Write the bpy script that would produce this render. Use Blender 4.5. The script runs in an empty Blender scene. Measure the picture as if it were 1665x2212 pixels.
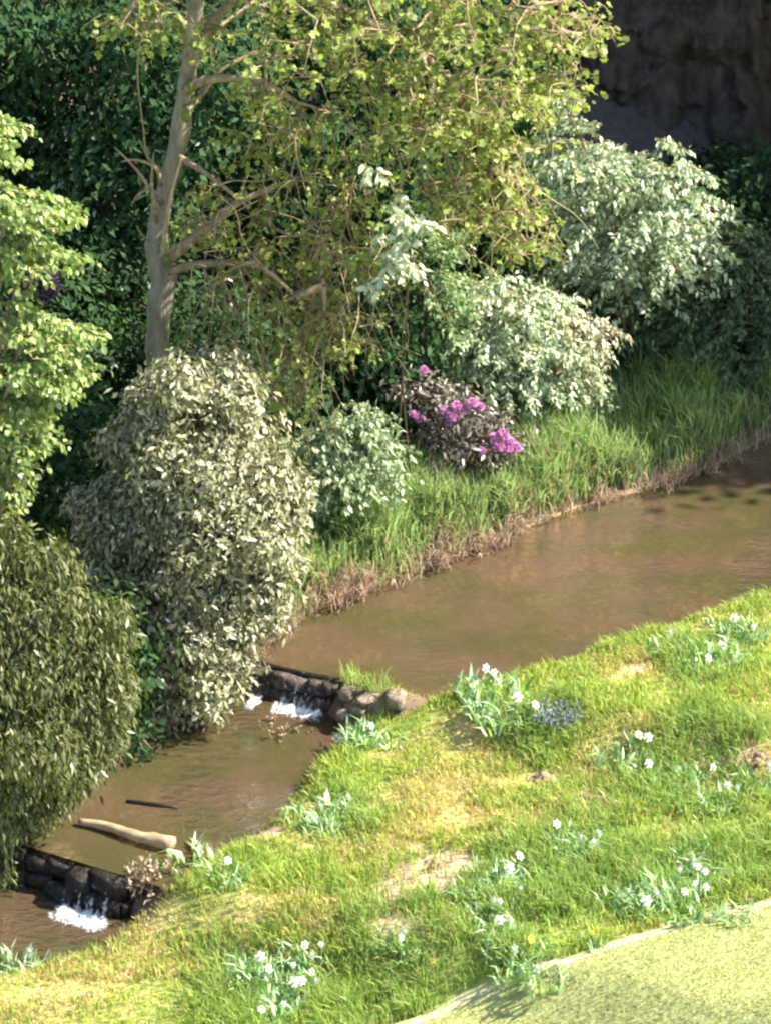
import bpy, math
import numpy as np
from mathutils import Vector

R = math.radians
rng = np.random.default_rng(11)
S = bpy.context.scene
COL = S.collection

# ------------------------------------------------------------------ camera
PITCH = R(28.0); DIST = 45.0; HALF = 6.5
cam_d = bpy.data.cameras.new('camera'); cam = bpy.data.objects.new('camera', cam_d); COL.objects.link(cam)
CAM = np.array([0.0, -DIST*math.cos(PITCH), DIST*math.sin(PITCH)])
cam.location = CAM; cam.rotation_euler = (R(90)-PITCH, 0, 0)
cam_d.sensor_fit = 'VERTICAL'; cam_d.sensor_height = 24.0
cam_d.lens = 12.0/(HALF/DIST); cam_d.clip_start = 0.5; cam_d.clip_end = 600
S.camera = cam

# ------------------------------------------------------------------ sky, sun, exposure
SUN_AZ, SUN_EL = R(3), R(45)           # azimuth from +X towards +Y
SDIR = np.array([math.cos(SUN_EL)*math.cos(SUN_AZ), math.cos(SUN_EL)*math.sin(SUN_AZ), math.sin(SUN_EL)])
world = bpy.data.worlds.new('World'); S.world = world; world.use_nodes = True
nt = world.node_tree; bg = nt.nodes['Background']
sky = nt.nodes.new('ShaderNodeTexSky'); sky.sky_type = 'NISHITA'; sky.sun_disc = False
sky.sun_elevation = SUN_EL; sky.sun_rotation = math.pi/2 - SUN_AZ
nt.links.new(sky.outputs[0], bg.inputs[0]); bg.inputs[1].default_value = 0.115
sd = bpy.data.lights.new('sun', 'SUN'); sd.energy = 5.0; sd.angle = R(0.53); sd.color = (1.0, 0.93, 0.80)
so = bpy.data.objects.new('sun', sd); COL.objects.link(so)
so.rotation_euler = Vector(-SDIR).to_track_quat('-Z', 'Y').to_euler()
S.view_settings.view_transform = 'Standard'; S.view_settings.look = 'None'
S.view_settings.exposure = 1.75; S.view_settings.gamma = 1.0
S.cycles.use_denoising = True
S.cycles.max_bounces = 6; S.cycles.diffuse_bounces = 3; S.cycles.glossy_bounces = 2
S.cycles.transmission_bounces = 3; S.cycles.transparent_max_bounces = 6
S.cycles.filter_width = 2.4
S.cycles.sample_clamp_indirect = 4.0; S.cycles.sample_clamp_direct = 12.0

# ------------------------------------------------------------------ picture measure -> place in the world
FW = np.array([0, math.cos(PITCH), -math.sin(PITCH)]); UP = np.array([0, math.sin(PITCH), math.cos(PITCH)])
K = (HALF/DIST)/1106.0
def ray(px, py): return FW + np.array([1.0, 0, 0])*(px-832.5)*K - UP*(py-1106.0)*K
def at(px, py, z):
    d = ray(px, py); return CAM + d*((z-CAM[2])/d[2])
def aty(px, py, Y):
    d = ray(px, py); return CAM + d*((Y-CAM[1])/d[1])
M = 1.0/170.0                                    # metres for one unit of the measured picture

# ------------------------------------------------------------------ numeric helpers
_tab = rng.random((256, 256))
def vnoise(x, y, f=1.0, seed=0):
    x = np.asarray(x)*f + seed*17.3; y = np.asarray(y)*f + seed*9.1
    xi = np.floor(x).astype(int); yi = np.floor(y).astype(int)
    fx = x-xi; fy = y-yi; fx = fx*fx*(3-2*fx); fy = fy*fy*(3-2*fy)
    a = _tab[xi % 256, yi % 256]; b = _tab[(xi+1) % 256, yi % 256]
    c = _tab[xi % 256, (yi+1) % 256]; d = _tab[(xi+1) % 256, (yi+1) % 256]
    return (a*(1-fx)+b*fx)*(1-fy) + (c*(1-fx)+d*fx)*fy
def fbm(x, y, f=1.0, seed=0, o=3):
    s = 0; w = 0.5; t = 0
    for i in range(o):
        s = s + w*vnoise(x, y, f*2**i, seed+i); t += w; w *= 0.5
    return s/t
def sstep(a, b, x):
    t = np.clip((np.asarray(x)-a)/(b-a), 0, 1); return t*t*(3-2*t)
def nrm(v): return v/np.maximum(np.linalg.norm(v, axis=-1, keepdims=True), 1e-9)
def rand_unit(n):
    return nrm(rng.normal(size=(n, 3)))
def sdist(P, L):
    """signed distance of 2D points P to polyline L; positive on the left of its run"""
    best = np.full(len(P), 1e9); sg = np.ones(len(P))
    for a, b in zip(L[:-1], L[1:]):
        ab = b-a; t = np.clip(((P-a)@ab)/(ab@ab), 0, 1)
        q = a+t[:, None]*ab; d = np.linalg.norm(P-q, axis=1)
        cr = ab[0]*(P[:, 1]-a[1]) - ab[1]*(P[:, 0]-a[0])
        m = d < best-1e-9
        best[m] = d[m]; sg[m] = np.where(cr[m] >= 0, 1, -1)
    return best*sg

# ------------------------------------------------------------------ materials
def new_mat(name):
    m = bpy.data.materials.new(name); m.use_nodes = True
    return m, m.node_tree, m.node_tree.nodes['Principled BSDF']
def leaf_mat(name, cols, rough=0.45, trans=0.35, spec=0.4, tcol=(1.5, 1.6, 0.7)):
    m, t, p = new_mat(name); out = t.nodes['Material Output']
    g = t.nodes.new('ShaderNodeNewGeometry'); r = t.nodes.new('ShaderNodeValToRGB')
    e = r.color_ramp.elements
    for i, c in enumerate(cols):
        pos = i/(len(cols)-1)
        el = e[i] if i < 2 and i in (0,) else (e[1] if i == len(cols)-1 else e.new(pos))
        el.position = pos; el.color = (*c, 1)
    t.links.new(g.outputs['Random Per Island'], r.inputs[0])
    t.links.new(r.outputs[0], p.inputs['Base Color'])
    p.inputs['Roughness'].default_value = rough; p.inputs['Specular IOR Level'].default_value = spec
    tr = t.nodes.new('ShaderNodeBsdfTranslucent'); mu = t.nodes.new('ShaderNodeMixRGB'); mu.blend_type = 'MULTIPLY'
    mu.inputs[0].default_value = 1.0; mu.inputs[2].default_value = (*tcol, 1)
    t.links.new(r.outputs[0], mu.inputs[1]); t.links.new(mu.outputs[0], tr.inputs[0])
    mx = t.nodes.new('ShaderNodeMixShader'); mx.inputs[0].default_value = trans
    t.links.new(p.outputs[0], mx.inputs[1]); t.links.new(tr.outputs[0], mx.inputs[2]); t.links.new(mx.outputs[0], out.inputs[0])
    return m
def attr_mat(name, rough=0.6, trans=0.3, spec=0.3, noise=None):
    """colour of each blade is stored with it"""
    m, t, p = new_mat(name); out = t.nodes['Material Output']
    a = t.nodes.new('ShaderNodeAttribute'); a.attribute_name = 'col'
    p.inputs['Roughness'].default_value = rough; p.inputs['Specular IOR Level'].default_value = spec
    t.links.new(a.outputs['Color'], p.inputs['Base Color'])
    if trans > 0:
        tr = t.nodes.new('ShaderNodeBsdfTranslucent'); t.links.new(a.outputs['Color'], tr.inputs[0])
        mx = t.nodes.new('ShaderNodeMixShader'); mx.inputs[0].default_value = trans
        t.links.new(p.outputs[0], mx.inputs[1]); t.links.new(tr.outputs[0], mx.inputs[2]); t.links.new(mx.outputs[0], out.inputs[0])
    return m
def rough_mat(name, c1, c2, scale=6.0, rough=0.85, bump=0.4, stretch=(1, 1, 1), c3=None, spec=0.25):
    m, t, p = new_mat(name)
    tc = t.nodes.new('ShaderNodeTexCoord'); mp = t.nodes.new('ShaderNodeMapping'); mp.inputs['Scale'].default_value = stretch
    n = t.nodes.new('ShaderNodeTexNoise'); n.inputs['Scale'].default_value = scale; n.inputs['Detail'].default_value = 6; n.inputs['Roughness'].default_value = 0.65
    r = t.nodes.new('ShaderNodeValToRGB'); r.color_ramp.elements[0].position = 0.36; r.color_ramp.elements[1].position = 0.64
    r.color_ramp.elements[0].color = (*c1, 1); r.color_ramp.elements[1].color = (*c2, 1)
    if c3: e = r.color_ramp.elements.new(0.72); e.color = (*c3, 1)
    b = t.nodes.new('ShaderNodeBump'); b.inputs['Strength'].default_value = bump; b.inputs['Distance'].default_value = 0.05
    t.links.new(tc.outputs['Object'], mp.inputs[0]); t.links.new(mp.outputs[0], n.inputs[0])
    t.links.new(n.outputs[0], r.inputs[0]); t.links.new(r.outputs[0], p.inputs['Base Color'])
    t.links.new(n.outputs[0], b.inputs['Height']); t.links.new(b.outputs[0], p.inputs['Normal'])
    p.inputs['Roughness'].default_value = rough; p.inputs['Specular IOR Level'].default_value = spec
    return m

MAT = {}
MAT['bark'] = rough_mat('grey_bark', (0.17, 0.15, 0.105), (0.33, 0.30, 0.22), 11, 0.9, 1.0, (1, 1, 0.30), (0.38, 0.37, 0.20))
MAT['limb'] = rough_mat('limb_bark', (0.17, 0.125, 0.07), (0.36, 0.28, 0.17), 14, 0.85, 0.5)
MAT['twig'] = leaf_mat('twig_bark', [(0.14, 0.10, 0.05), (0.26, 0.20, 0.10), (0.40, 0.32, 0.18)], 0.8, 0.0, 0.2)
MAT['wound'] = rough_mat('bare_wood', (0.34, 0.24, 0.14), (0.52, 0.40, 0.27), 16, 0.8, 0.3, (1, 1, 0.2))
MAT['moss'] = rough_mat('moss', (0.10, 0.13, 0.03), (0.22, 0.26, 0.06), 22, 0.95, 0.8)
MAT['stem'] = rough_mat('shrub_stem', (0.05, 0.04, 0.028), (0.12, 0.09, 0.06), 12)
MAT['oakleaf'] = leaf_mat('spring_leaf', [(0.13, 0.13, 0.045), (0.20, 0.26, 0.05), (0.28, 0.37, 0.065), (0.40, 0.48, 0.12)], 0.5, 0.45, 0.35, (1.15, 1.35, 0.7))
MAT['limeleaf'] = leaf_mat('lime_leaf', [(0.10, 0.18, 0.04), (0.21, 0.31, 0.08), (0.42, 0.50, 0.20)], 0.45, 0.40, 0.45, (1.3, 1.35, 0.6))
MAT['rhodleaf'] = leaf_mat('olive_glossy_leaf', [(0.03, 0.04, 0.012), (0.06, 0.07, 0.02), (0.10, 0.11, 0.035), (0.17, 0.18, 0.07), (0.27, 0.275, 0.13), (0.50, 0.48, 0.30)], 0.38, 0.24, 0.7)  # palest cream stop paints glossy glints on a few leaves
MAT['droopleaf'] = leaf_mat('narrow_olive_leaf', [(0.035, 0.05, 0.014), (0.075, 0.095, 0.024), (0.18, 0.19, 0.065)], 0.45, 0.25, 0.5)
MAT['paleleaf'] = leaf_mat('pale_leaf', [(0.17, 0.26, 0.12), (0.40, 0.49, 0.29), (0.68, 0.73, 0.53)], 0.45, 0.28, 0.5, (1.1, 1.2, 0.7))
MAT['greyleaf'] = leaf_mat('grey_green_leaf', [(0.13, 0.21, 0.09), (0.27, 0.36, 0.18), (0.42, 0.50, 0.30)], 0.45, 0.28, 0.5, (1.1, 1.2, 0.7))
MAT['freshleaf'] = leaf_mat('fresh_green_leaf', [(0.07, 0.15, 0.05), (0.14, 0.26, 0.08), (0.30, 0.42, 0.18)], 0.45, 0.3, 0.4, (1.1, 1.2, 0.7))
MAT['creamleaf'] = leaf_mat('cream_leaf', [(0.30, 0.33, 0.18), (0.52, 0.50, 0.34), (0.64, 0.57, 0.43)], 0.45, 0.25, 0.5, (1.1, 1.1, 0.8))
MAT['glintleaf'] = leaf_mat('sun_glint_leaf', [(0.25, 0.34, 0.14), (0.50, 0.55, 0.36), (0.62, 0.66, 0.50)], 0.35, 0.25, 0.6, (1.1, 1.1, 0.8))  # whitish tone painted in for sun glinting on the leaves
MAT['midleaf'] = leaf_mat('mid_green_leaf', [(0.035, 0.07, 0.028), (0.07, 0.12, 0.05), (0.11, 0.17, 0.08)], 0.45, 0.25, 0.4)
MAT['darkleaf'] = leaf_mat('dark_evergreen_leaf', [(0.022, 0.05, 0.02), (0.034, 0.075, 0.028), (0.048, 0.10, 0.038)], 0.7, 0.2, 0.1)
MAT['bronzeleaf'] = leaf_mat('dark_bronze_leaf', [(0.02, 0.024, 0.016), (0.04, 0.042, 0.026), (0.075, 0.066, 0.045), (0.26, 0.21, 0.17)], 0.38, 0.12, 0.6)  # pale pinkish last stop paints highlights on some leaves
MAT['magenta'] = leaf_mat('magenta_petal', [(0.50, 0.14, 0.40), (0.66, 0.28, 0.56), (0.80, 0.50, 0.72)], 0.6, 0.3, 0.2, (1.0, 0.9, 1.0))
MAT['mauve'] = leaf_mat('mauve_petal', [(0.12, 0.06, 0.13), (0.20, 0.11, 0.20)], 0.6, 0.2, 0.2, (1, 1, 1))
MAT['blade'] = attr_mat('grass_blade', 0.5, 0.45, 0.35)
MAT['strap'] = leaf_mat('strap_leaf', [(0.07, 0.18, 0.04), (0.12, 0.27, 0.06), (0.18, 0.34, 0.09), (0.52, 0.66, 0.40)], 0.35, 0.32, 0.6)  # pale last stop paints a glint on some straps
MAT['petal'] = leaf_mat('white_petal', [(0.66, 0.70, 0.54), (0.78, 0.80, 0.68)], 0.6, 0.25, 0.2, (1, 1, 1))
MAT['trumpet'] = leaf_mat('cream_trumpet', [(0.80, 0.76, 0.48), (0.85, 0.80, 0.55)], 0.6, 0.2, 0.2, (1, 1, 1))
MAT['yellow'] = leaf_mat('yellow_petal', [(0.75, 0.62, 0.03), (0.8, 0.68, 0.05)], 0.6, 0.25, 0.2, (1, 1, 1))
MAT['bluish_fleck'] = leaf_mat('bluish_grey', [(0.15, 0.17, 0.23), (0.22, 0.25, 0.30)], 0.6, 0.25, 0.2, (1, 1, 1))
MAT['dead'] = leaf_mat('dead_stem', [(0.20, 0.13, 0.08), (0.34, 0.25, 0.17), (0.45, 0.36, 0.27)], 0.8, 0.15, 0.2, (1, 1, 1))
MAT['stone'] = rough_mat('wet_stone', (0.022, 0.016, 0.012), (0.13, 0.095, 0.075), 16, 0.5, 0.9, (1, 1, 1), (0.30, 0.26, 0.22), 0.4)
MAT['shade_stone'] = rough_mat('shade_toned_wet_stone', (0.008, 0.007, 0.006), (0.035, 0.028, 0.022), 12, 0.4, 0.9)  # near-black tone puts the lower weir's shade into the stone colour
MAT['palestone'] = rough_mat('pale_stone', (0.13, 0.095, 0.065), (0.36, 0.28, 0.21), 14, 0.85, 0.9)
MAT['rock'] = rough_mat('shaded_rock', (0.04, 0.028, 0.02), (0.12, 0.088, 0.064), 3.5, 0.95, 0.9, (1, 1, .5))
MAT['timber'] = rough_mat('dark_wet_timber', (0.006, 0.005, 0.004), (0.022, 0.017, 0.013), 8, 0.5, 0.6, (0.3, 1, 1))
MAT['log'] = rough_mat('bleached_log', (0.26, 0.18, 0.10), (0.44, 0.33, 0.21), 10, 0.8, 0.6, (0.25, 1, 1))
MAT['earth'] = rough_mat('crumbly_earth', (0.22, 0.14, 0.08), (0.46, 0.33, 0.20), 18, 0.95, 1.0)

def mat_foam():
    m, t, p = new_mat('white_water'); out = t.nodes['Material Output']
    p.inputs['Base Color'].default_value = (0.86, 0.88, 0.90, 1); p.inputs['Roughness'].default_value = 0.5
    tc = t.nodes.new('ShaderNodeTexCoord'); n = t.nodes.new('ShaderNodeTexNoise'); n.inputs['Scale'].default_value = 20; n.inputs['Detail'].default_value = 3
    a = t.nodes.new('ShaderNodeAttribute'); a.attribute_name = 'col'
    ad = t.nodes.new('ShaderNodeMath'); ad.operation = 'ADD'; mr = t.nodes.new('ShaderNodeMapRange'); mr.inputs[1].default_value = .72; mr.inputs[2].default_value = 1.25
    sp = t.nodes.new('ShaderNodeSeparateColor'); t.links.new(a.outputs['Color'], sp.inputs[0])
    t.links.new(tc.outputs['Object'], n.inputs[0]); t.links.new(n.outputs[0], ad.inputs[0]); t.links.new(sp.outputs[0], ad.inputs[1]); t.links.new(ad.outputs[0], mr.inputs[0])
    tr = t.nodes.new('ShaderNodeBsdfTransparent'); mx = t.nodes.new('ShaderNodeMixShader')
    t.links.new(mr.outputs[0], mx.inputs[0]); t.links.new(tr.outputs[0], mx.inputs[1]); t.links.new(p.outputs[0], mx.inputs[2]); t.links.new(mx.outputs[0], out.inputs[0])
    return m
MAT['foam'] = mat_foam()

def mat_water():
    m, t, p = new_mat('stream_water'); out = t.nodes['Material Output']
    tc = t.nodes.new('ShaderNodeTexCoord')
    mp = t.nodes.new('ShaderNodeMapping'); mp.inputs['Rotation'].default_value = (0, 0, R(-40)); mp.inputs['Scale'].default_value = (0.8, 1.6, 1)
    n1 = t.nodes.new('ShaderNodeTexNoise'); n1.inputs['Scale'].default_value = 6.5; n1.inputs['Detail'].default_value = 4; n1.inputs['Roughness'].default_value = 0.6
    n2 = t.nodes.new('ShaderNodeTexNoise'); n2.inputs['Scale'].default_value = 0.55; n2.inputs['Detail'].default_value = 2
    mm = t.nodes.new('ShaderNodeMapRange'); mm.inputs[1].default_value = 0.45; mm.inputs[2].default_value = 0.7; mm.inputs[3].default_value = 0.15; mm.inputs[4].default_value = 1.0
    b = t.nodes.new('ShaderNodeBump'); b.inputs['Distance'].default_value = 0.2
    t.links.new(tc.outputs['Object'], mp.inputs[0]); t.links.new(mp.outputs[0], n1.inputs[0]); t.links.new(tc.outputs['Object'], n2.inputs[0])
    t.links.new(n2.outputs[0], mm.inputs[0]); t.links.new(mm.outputs[0], b.inputs['Strength']); t.links.new(n1.outputs[0], b.inputs['Height'])
    gl = t.nodes.new('ShaderNodeBsdfGlossy'); gl.inputs['Roughness'].default_value = 0.03; t.links.new(b.outputs[0], gl.inputs['Normal'])
    tr = t.nodes.new('ShaderNodeBsdfTransparent'); tr.inputs[0].default_value = (0.70, 0.65, 0.46, 1)
    di = t.nodes.new('ShaderNodeBsdfDiffuse')
    n3 = t.nodes.new('ShaderNodeTexNoise'); n3.inputs['Scale'].default_value = 0.9; n3.inputs['Detail'].default_value = 5; t.links.new(mp.outputs[0], n3.inputs[0])
    r3 = t.nodes.new('ShaderNodeValToRGB'); r3.color_ramp.elements[0].position = 0.42; r3.color_ramp.elements[1].position = 0.58
    r3.color_ramp.elements[0].color = (0.20, 0.132, 0.078, 1); r3.color_ramp.elements[1].color = (0.145, 0.130, 0.052, 1)   # silt and weed in the water
    t.links.new(n3.outputs[0], r3.inputs[0]); t.links.new(r3.outputs[0], di.inputs[0])
    m1 = t.nodes.new('ShaderNodeMixShader'); m1.inputs[0].default_value = 0.36
    t.links.new(tr.outputs[0], m1.inputs[1]); t.links.new(di.outputs[0], m1.inputs[2])
    fr = t.nodes.new('ShaderNodeFresnel'); fr.inputs[0].default_value = 1.5; t.links.new(b.outputs[0], fr.inputs['Normal'])
    m2 = t.nodes.new('ShaderNodeMixShader'); t.links.new(fr.outputs[0], m2.inputs[0])
    t.links.new(m1.outputs[0], m2.inputs[1]); t.links.new(gl.outputs[0], m2.inputs[2]); t.links.new(m2.outputs[0], out.inputs[0])
    return m
MAT['water'] = mat_water()

def mat_ground():
    m, t, p = new_mat('ground'); a = t.nodes.new('ShaderNodeAttribute'); a.attribute_name = 'col'
    tc = t.nodes.new('ShaderNodeTexCoord')
    n = t.nodes.new('ShaderNodeTexNoise'); n.inputs['Scale'].default_value = 9; n.inputs['Detail'].default_value = 8; n.inputs['Roughness'].default_value = 0.7
    r = t.nodes.new('ShaderNodeValToRGB'); r.color_ramp.elements[0].position = 0.3; r.color_ramp.elements[1].position = 0.7
    r.color_ramp.elements[0].color = (0.68, 0.68, 0.68, 1); r.color_ramp.elements[1].color = (1.2, 1.2, 1.2, 1)
    mu = t.nodes.new('ShaderNodeMixRGB'); mu.blend_type = 'MULTIPLY'; mu.inputs[0].default_value = 1
    t.links.new(tc.outputs['Object'], n.inputs[0]); t.links.new(n.outputs[0], r.inputs[0])
    t.links.new(a.outputs['Color'], mu.inputs[1]); t.links.new(r.outputs[0], mu.inputs[2]); t.links.new(mu.outputs[0], p.inputs['Base Color'])
    b = t.nodes.new('ShaderNodeBump'); b.inputs['Strength'].default_value = 0.7; b.inputs['Distance'].default_value = 0.04
    t.links.new(n.outputs[0], b.inputs['Height']); t.links.new(b.outputs[0], p.inputs['Normal'])
    p.inputs['Roughness'].default_value = 0.95; p.inputs['Specular IOR Level'].default_value = 0.1
    return m
MAT['ground'] = mat_ground()

# ------------------------------------------------------------------ mesh helpers
def tri_mesh(name, V, T, mat, parent=None, col=None, smooth=False):
    V = np.ascontiguousarray(V, dtype=np.float32); T = np.ascontiguousarray(T, dtype=np.int32)
    me = bpy.data.meshes.new(name); k = T.shape[1]
    me.vertices.add(len(V)); me.vertices.foreach_set('co', V.ravel())
    me.loops.add(T.size); me.loops.foreach_set('vertex_index', T.ravel())
    me.polygons.add(len(T)); me.polygons.foreach_set('loop_start', np.arange(0, T.size, k, dtype=np.int32))
    me.polygons.foreach_set('loop_total', np.full(len(T), k, dtype=np.int32))
    if smooth: me.polygons.foreach_set('use_smooth', np.ones(len(T), dtype=bool))
    if col is not None:
        at_ = me.attributes.new('col', 'FLOAT_COLOR', 'POINT')
        c4 = np.ones((len(V), 4), dtype=np.float32); c4[:, :3] = col; at_.data.foreach_set('color', c4.ravel())
    me.update(calc_edges=True); me.materials.append(mat)
    o = bpy.data.objects.new(name, me); COL.objects.link(o)
    if parent is not None: o.parent = parent
    return o
def tag(o, label=None, cat=None, group=None, kind=None):
    if label: o['label'] = label
    if cat: o['category'] = cat
    if group: o['group'] = group
    if kind: o['kind'] = kind
    return o
def empty(name, loc, label, cat, group=None):
    o = bpy.data.objects.new(name, None); o.location = loc; o.empty_display_size = 0.2; COL.objects.link(o)
    return tag(o, label, cat, group)
def child(name, mesh, parent, loc=(0, 0, 0), rot=(0, 0, 0), sc=1.0):
    o = bpy.data.objects.new(name, mesh); COL.objects.link(o); o.parent = parent
    o.location = loc; o.rotation_euler = rot; o.scale = (sc, sc, sc) if np.isscalar(sc) else sc
    return o

SHAPES = {
 'kite': [(0, 0), (.45, .5), (1, 0), (.45, -.5)],
 'ovate': [(0, 0), (.3, .46), (.68, .40), (1, 0), (.68, -.40), (.3, -.46)],
 'lobed': [(0, 0), (.22, .5), (.45, .26), (.68, .58), (1, 0), (.68, -.58), (.45, -.26), (.22, -.5)],
}
def leaf_geo(P, D, N, L, Wd, shape='kite', fold=0.12, curl=0.15):
    """leaves at P, axis D, face normal N -> verts, tris"""
    n = len(P); D = nrm(D); Sd = nrm(np.cross(D, N)); N = np.cross(Sd, D)
    L = np.broadcast_to(L, n)[:, None]; Wd = np.broadcast_to(Wd, n)[:, None]
    o = np.array(SHAPES[shape]); k = len(o)
    V = np.empty((n, k+1, 3), dtype=np.float32)
    for i, (a, b) in enumerate(o):
        V[:, i] = P + D*L*a + Sd*Wd*b - N*L*curl*a*a + N*Wd*fold*abs(b)*2
    V[:, k] = P + D*L*0.48 - N*L*curl*0.23
    base = (np.arange(n)*(k+1))[:, None, None]
    T = np.array([[i, (i+1) % k, k] for i in range(k)])[None]+base
    return V.reshape(-1, 3), T.reshape(-1, 3)
def blade_geo(P, D, L, Wd, bend, col=None):
    """grass blades: P root, D lean direction (horizontal vector), bend amount"""
    n = len(P); az = rng.uniform(0, 2*np.pi, n); sx = np.stack([np.cos(az), np.sin(az), np.zeros(n)], 1)
    L = np.broadcast_to(L, n)[:, None]; Wd = np.broadcast_to(Wd, n)[:, None]; bend = np.broadcast_to(bend, n)[:, None]
    up = np.array([0, 0, 1.0])
    mid = P + up*L*0.6 + D*L*bend*0.35; tip = P + up*L*(1-0.35*bend*bend) + D*L*bend
    V = np.stack([P-sx*Wd*.5, P+sx*Wd*.5, mid-sx*Wd*.42, mid+sx*Wd*.42, tip], 1).reshape(-1, 3)
    T = (np.array([[0, 1, 3], [0, 3, 2], [2, 3, 4]])[None] + (np.arange(n)*5)[:, None, None]).reshape(-1, 3)
    return V, T, (np.repeat(col, 5, axis=0) if col is not None else None)
def tube_geo(pts, rad, sides=8, wob=0.0, cap=True):
    pts = np.asarray(pts, float); n = len(pts); rad = np.broadcast_to(rad, n)
    tan = nrm(np.gradient(pts, axis=0)); ref = np.array([0.31, 0.9, 0.1])
    s = nrm(np.cross(tan, ref)); u = np.cross(s, tan)
    a = np.linspace(0, 2*np.pi, sides, endpoint=False)
    rr = rad[:, None]*(1+wob*(rng.random((n, sides))-0.5))
    V = pts[:, None]+rr[:, :, None]*(np.cos(a)[None, :, None]*s[:, None]+np.sin(a)[None, :, None]*u[:, None])
    V = V.reshape(-1, 3); T = []
    for i in range(n-1):
        for j in range(sides):
            p = i*sides+j; q = i*sides+(j+1) % sides
            T += [(p, q, q+sides), (p, q+sides, p+sides)]
    if cap:
        V = np.vstack([V, pts[0], pts[-1]]); c0, c1 = len(V)-2, len(V)-1
        for j in range(sides):
            T += [((j+1) % sides, j, c0), ((n-1)*sides+j, (n-1)*sides+(j+1) % sides, c1)]
    return V, np.array(T)
def merge(parts):
    Vs, Ts, off = [], [], 0
    for V, T in parts:
        Vs.append(V); Ts.append(T+off); off += len(V)
    return np.vstack(Vs), np.vstack(Ts)
def curve(pts, n=12):
    """smooth path through pts (Catmull-Rom)"""
    p = np.asarray(pts, float); p = np.vstack([2*p[0]-p[1], p, 2*p[-1]-p[-2]]); out = []
    m = len(p)-3
    for k in np.linspace(0, m-1e-6, n):
        i = int(k); t = k-i; a, b, c, d = p[i:i+4]
        out.append(0.5*((2*b)+(c-a)*t+(2*a-5*b+4*c-d)*t*t+(-a+3*b-3*c+d)*t**3))
    return np.array(out)
def rock_geo(r, sub=2, seed=0):
    import bmesh
    bm = bmesh.new(); bmesh.ops.create_icosphere(bm, subdivisions=sub, radius=1.0)
    V = np.array([v.co[:] for v in bm.verts]); T = np.array([[v.index for v in f.verts] for f in bm.faces]); bm.free()
    rs = np.random.default_rng(seed)
    for _ in range(9):                       # planes knock flats off the ball
        d = rs.normal(size=3); d /= np.linalg.norm(d); c = rs.uniform(.55, .85)
        e = V@d-c; V = V-np.where(e > 0, e, 0)[:, None]*d*0.9
    V = V*(1+0.08*(rs.random(len(V))[:, None]-.5))
    return V*np.asarray(r), T

def block_geo(r, seed=0):
    rs = np.random.default_rng(seed); g = np.linspace(-1, 1, 4); idx = {}; V = []; F = []
    def vid(p):
        k = tuple(np.round(p, 3))
        if k not in idx: idx[k] = len(V); V.append(p)
        return idx[k]
    for ax in range(3):
        for sg in (-1, 1):
            for i in range(3):
                for j in range(3):
                    q = []
                    for (a_, b_) in ((i, j), (i+1, j), (i+1, j+1), (i, j+1)):
                        p = np.zeros(3); p[ax] = sg; p[(ax+1) % 3] = g[a_]; p[(ax+2) % 3] = g[b_]; q.append(vid(p))
                    if sg < 0: q = q[::-1]
                    F += [(q[0], q[1], q[2]), (q[0], q[2], q[3])]
    V = np.array(V); ln = np.linalg.norm(V, axis=1, keepdims=True); V = V*(.72+.28*1.25/ln); V = V+rs.normal(0, .06, V.shape)
    return V*np.asarray(r), np.array(F)

# ------------------------------------------------------------------ terrain
Z1, Z2, Z3 = 0.0, -0.35, -0.78
near_px = [(3300, 640, Z1), (2300, 1030, Z1), (1980, 1150, Z1), (1665, 1278, Z1), (1480, 1342, Z1), (1300, 1402, Z1), (1120, 1458, Z1), (955, 1512, Z1), (860, 1526, Z1), (790, 1528, Z1), (745, 1545, Z1),
           (716, 1628, Z2), (652, 1688, Z2), (590, 1760, Z2), (500, 1835, Z2), (410, 1900, Z2), (300, 1950, Z2), (275, 2025, Z3), (200, 2065, Z3), (60, 2095, Z3), (-250, 2150, Z3), (-900, 2300, Z3)]
far_px = [(3300, 330, Z1), (2300, 700, Z1), (1980, 830, Z1), (1665, 950, Z1), (1560, 1005, Z1), (1430, 1058, Z1), (1280, 1092, Z1), (1130, 1150, Z1), (900, 1245, Z1), (690, 1325, Z1), (620, 1372, Z1), (535, 1420, Z1),
          (455, 1490, Z2), (370, 1555, Z2), (265, 1640, Z2), (165, 1720, Z2), (85, 1790, Z2), (20, 1820, Z2), (-60, 1890, Z3), (-200, 1960, Z3), (-500, 2060, Z3), (-1100, 2200, Z3)]
NEAR = np.array([at(*p)[:2] for p in near_px]); FAR = np.array([at(*p)[:2] for p in far_px])
w1a, w1b = at(530, 1424, Z1)[:2], at(728, 1468, Z1)[:2]
w2a, w2b = at(25, 1818, Z2)[:2], at(285, 1897, Z2)[:2]
def wdist(P, a, b):            # positive upstream of the weir a-b
    ab = (b-a)/np.linalg.norm(b-a); n = np.array([-ab[1], ab[0]])
    if n[0]+n[1] < 0: n = -n
    return (P-a)@n
def level(P, soft):
    s1 = wdist(P, w1a, w1b); s2 = wdist(P, w2a, w2b)
    f1 = sstep(-soft, 0, s1); f2 = sstep(-soft, 0, s2)
    return Z3 + (Z2-Z3)*f2 + (Z1-Z2)*f1
LAWN = None
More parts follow.
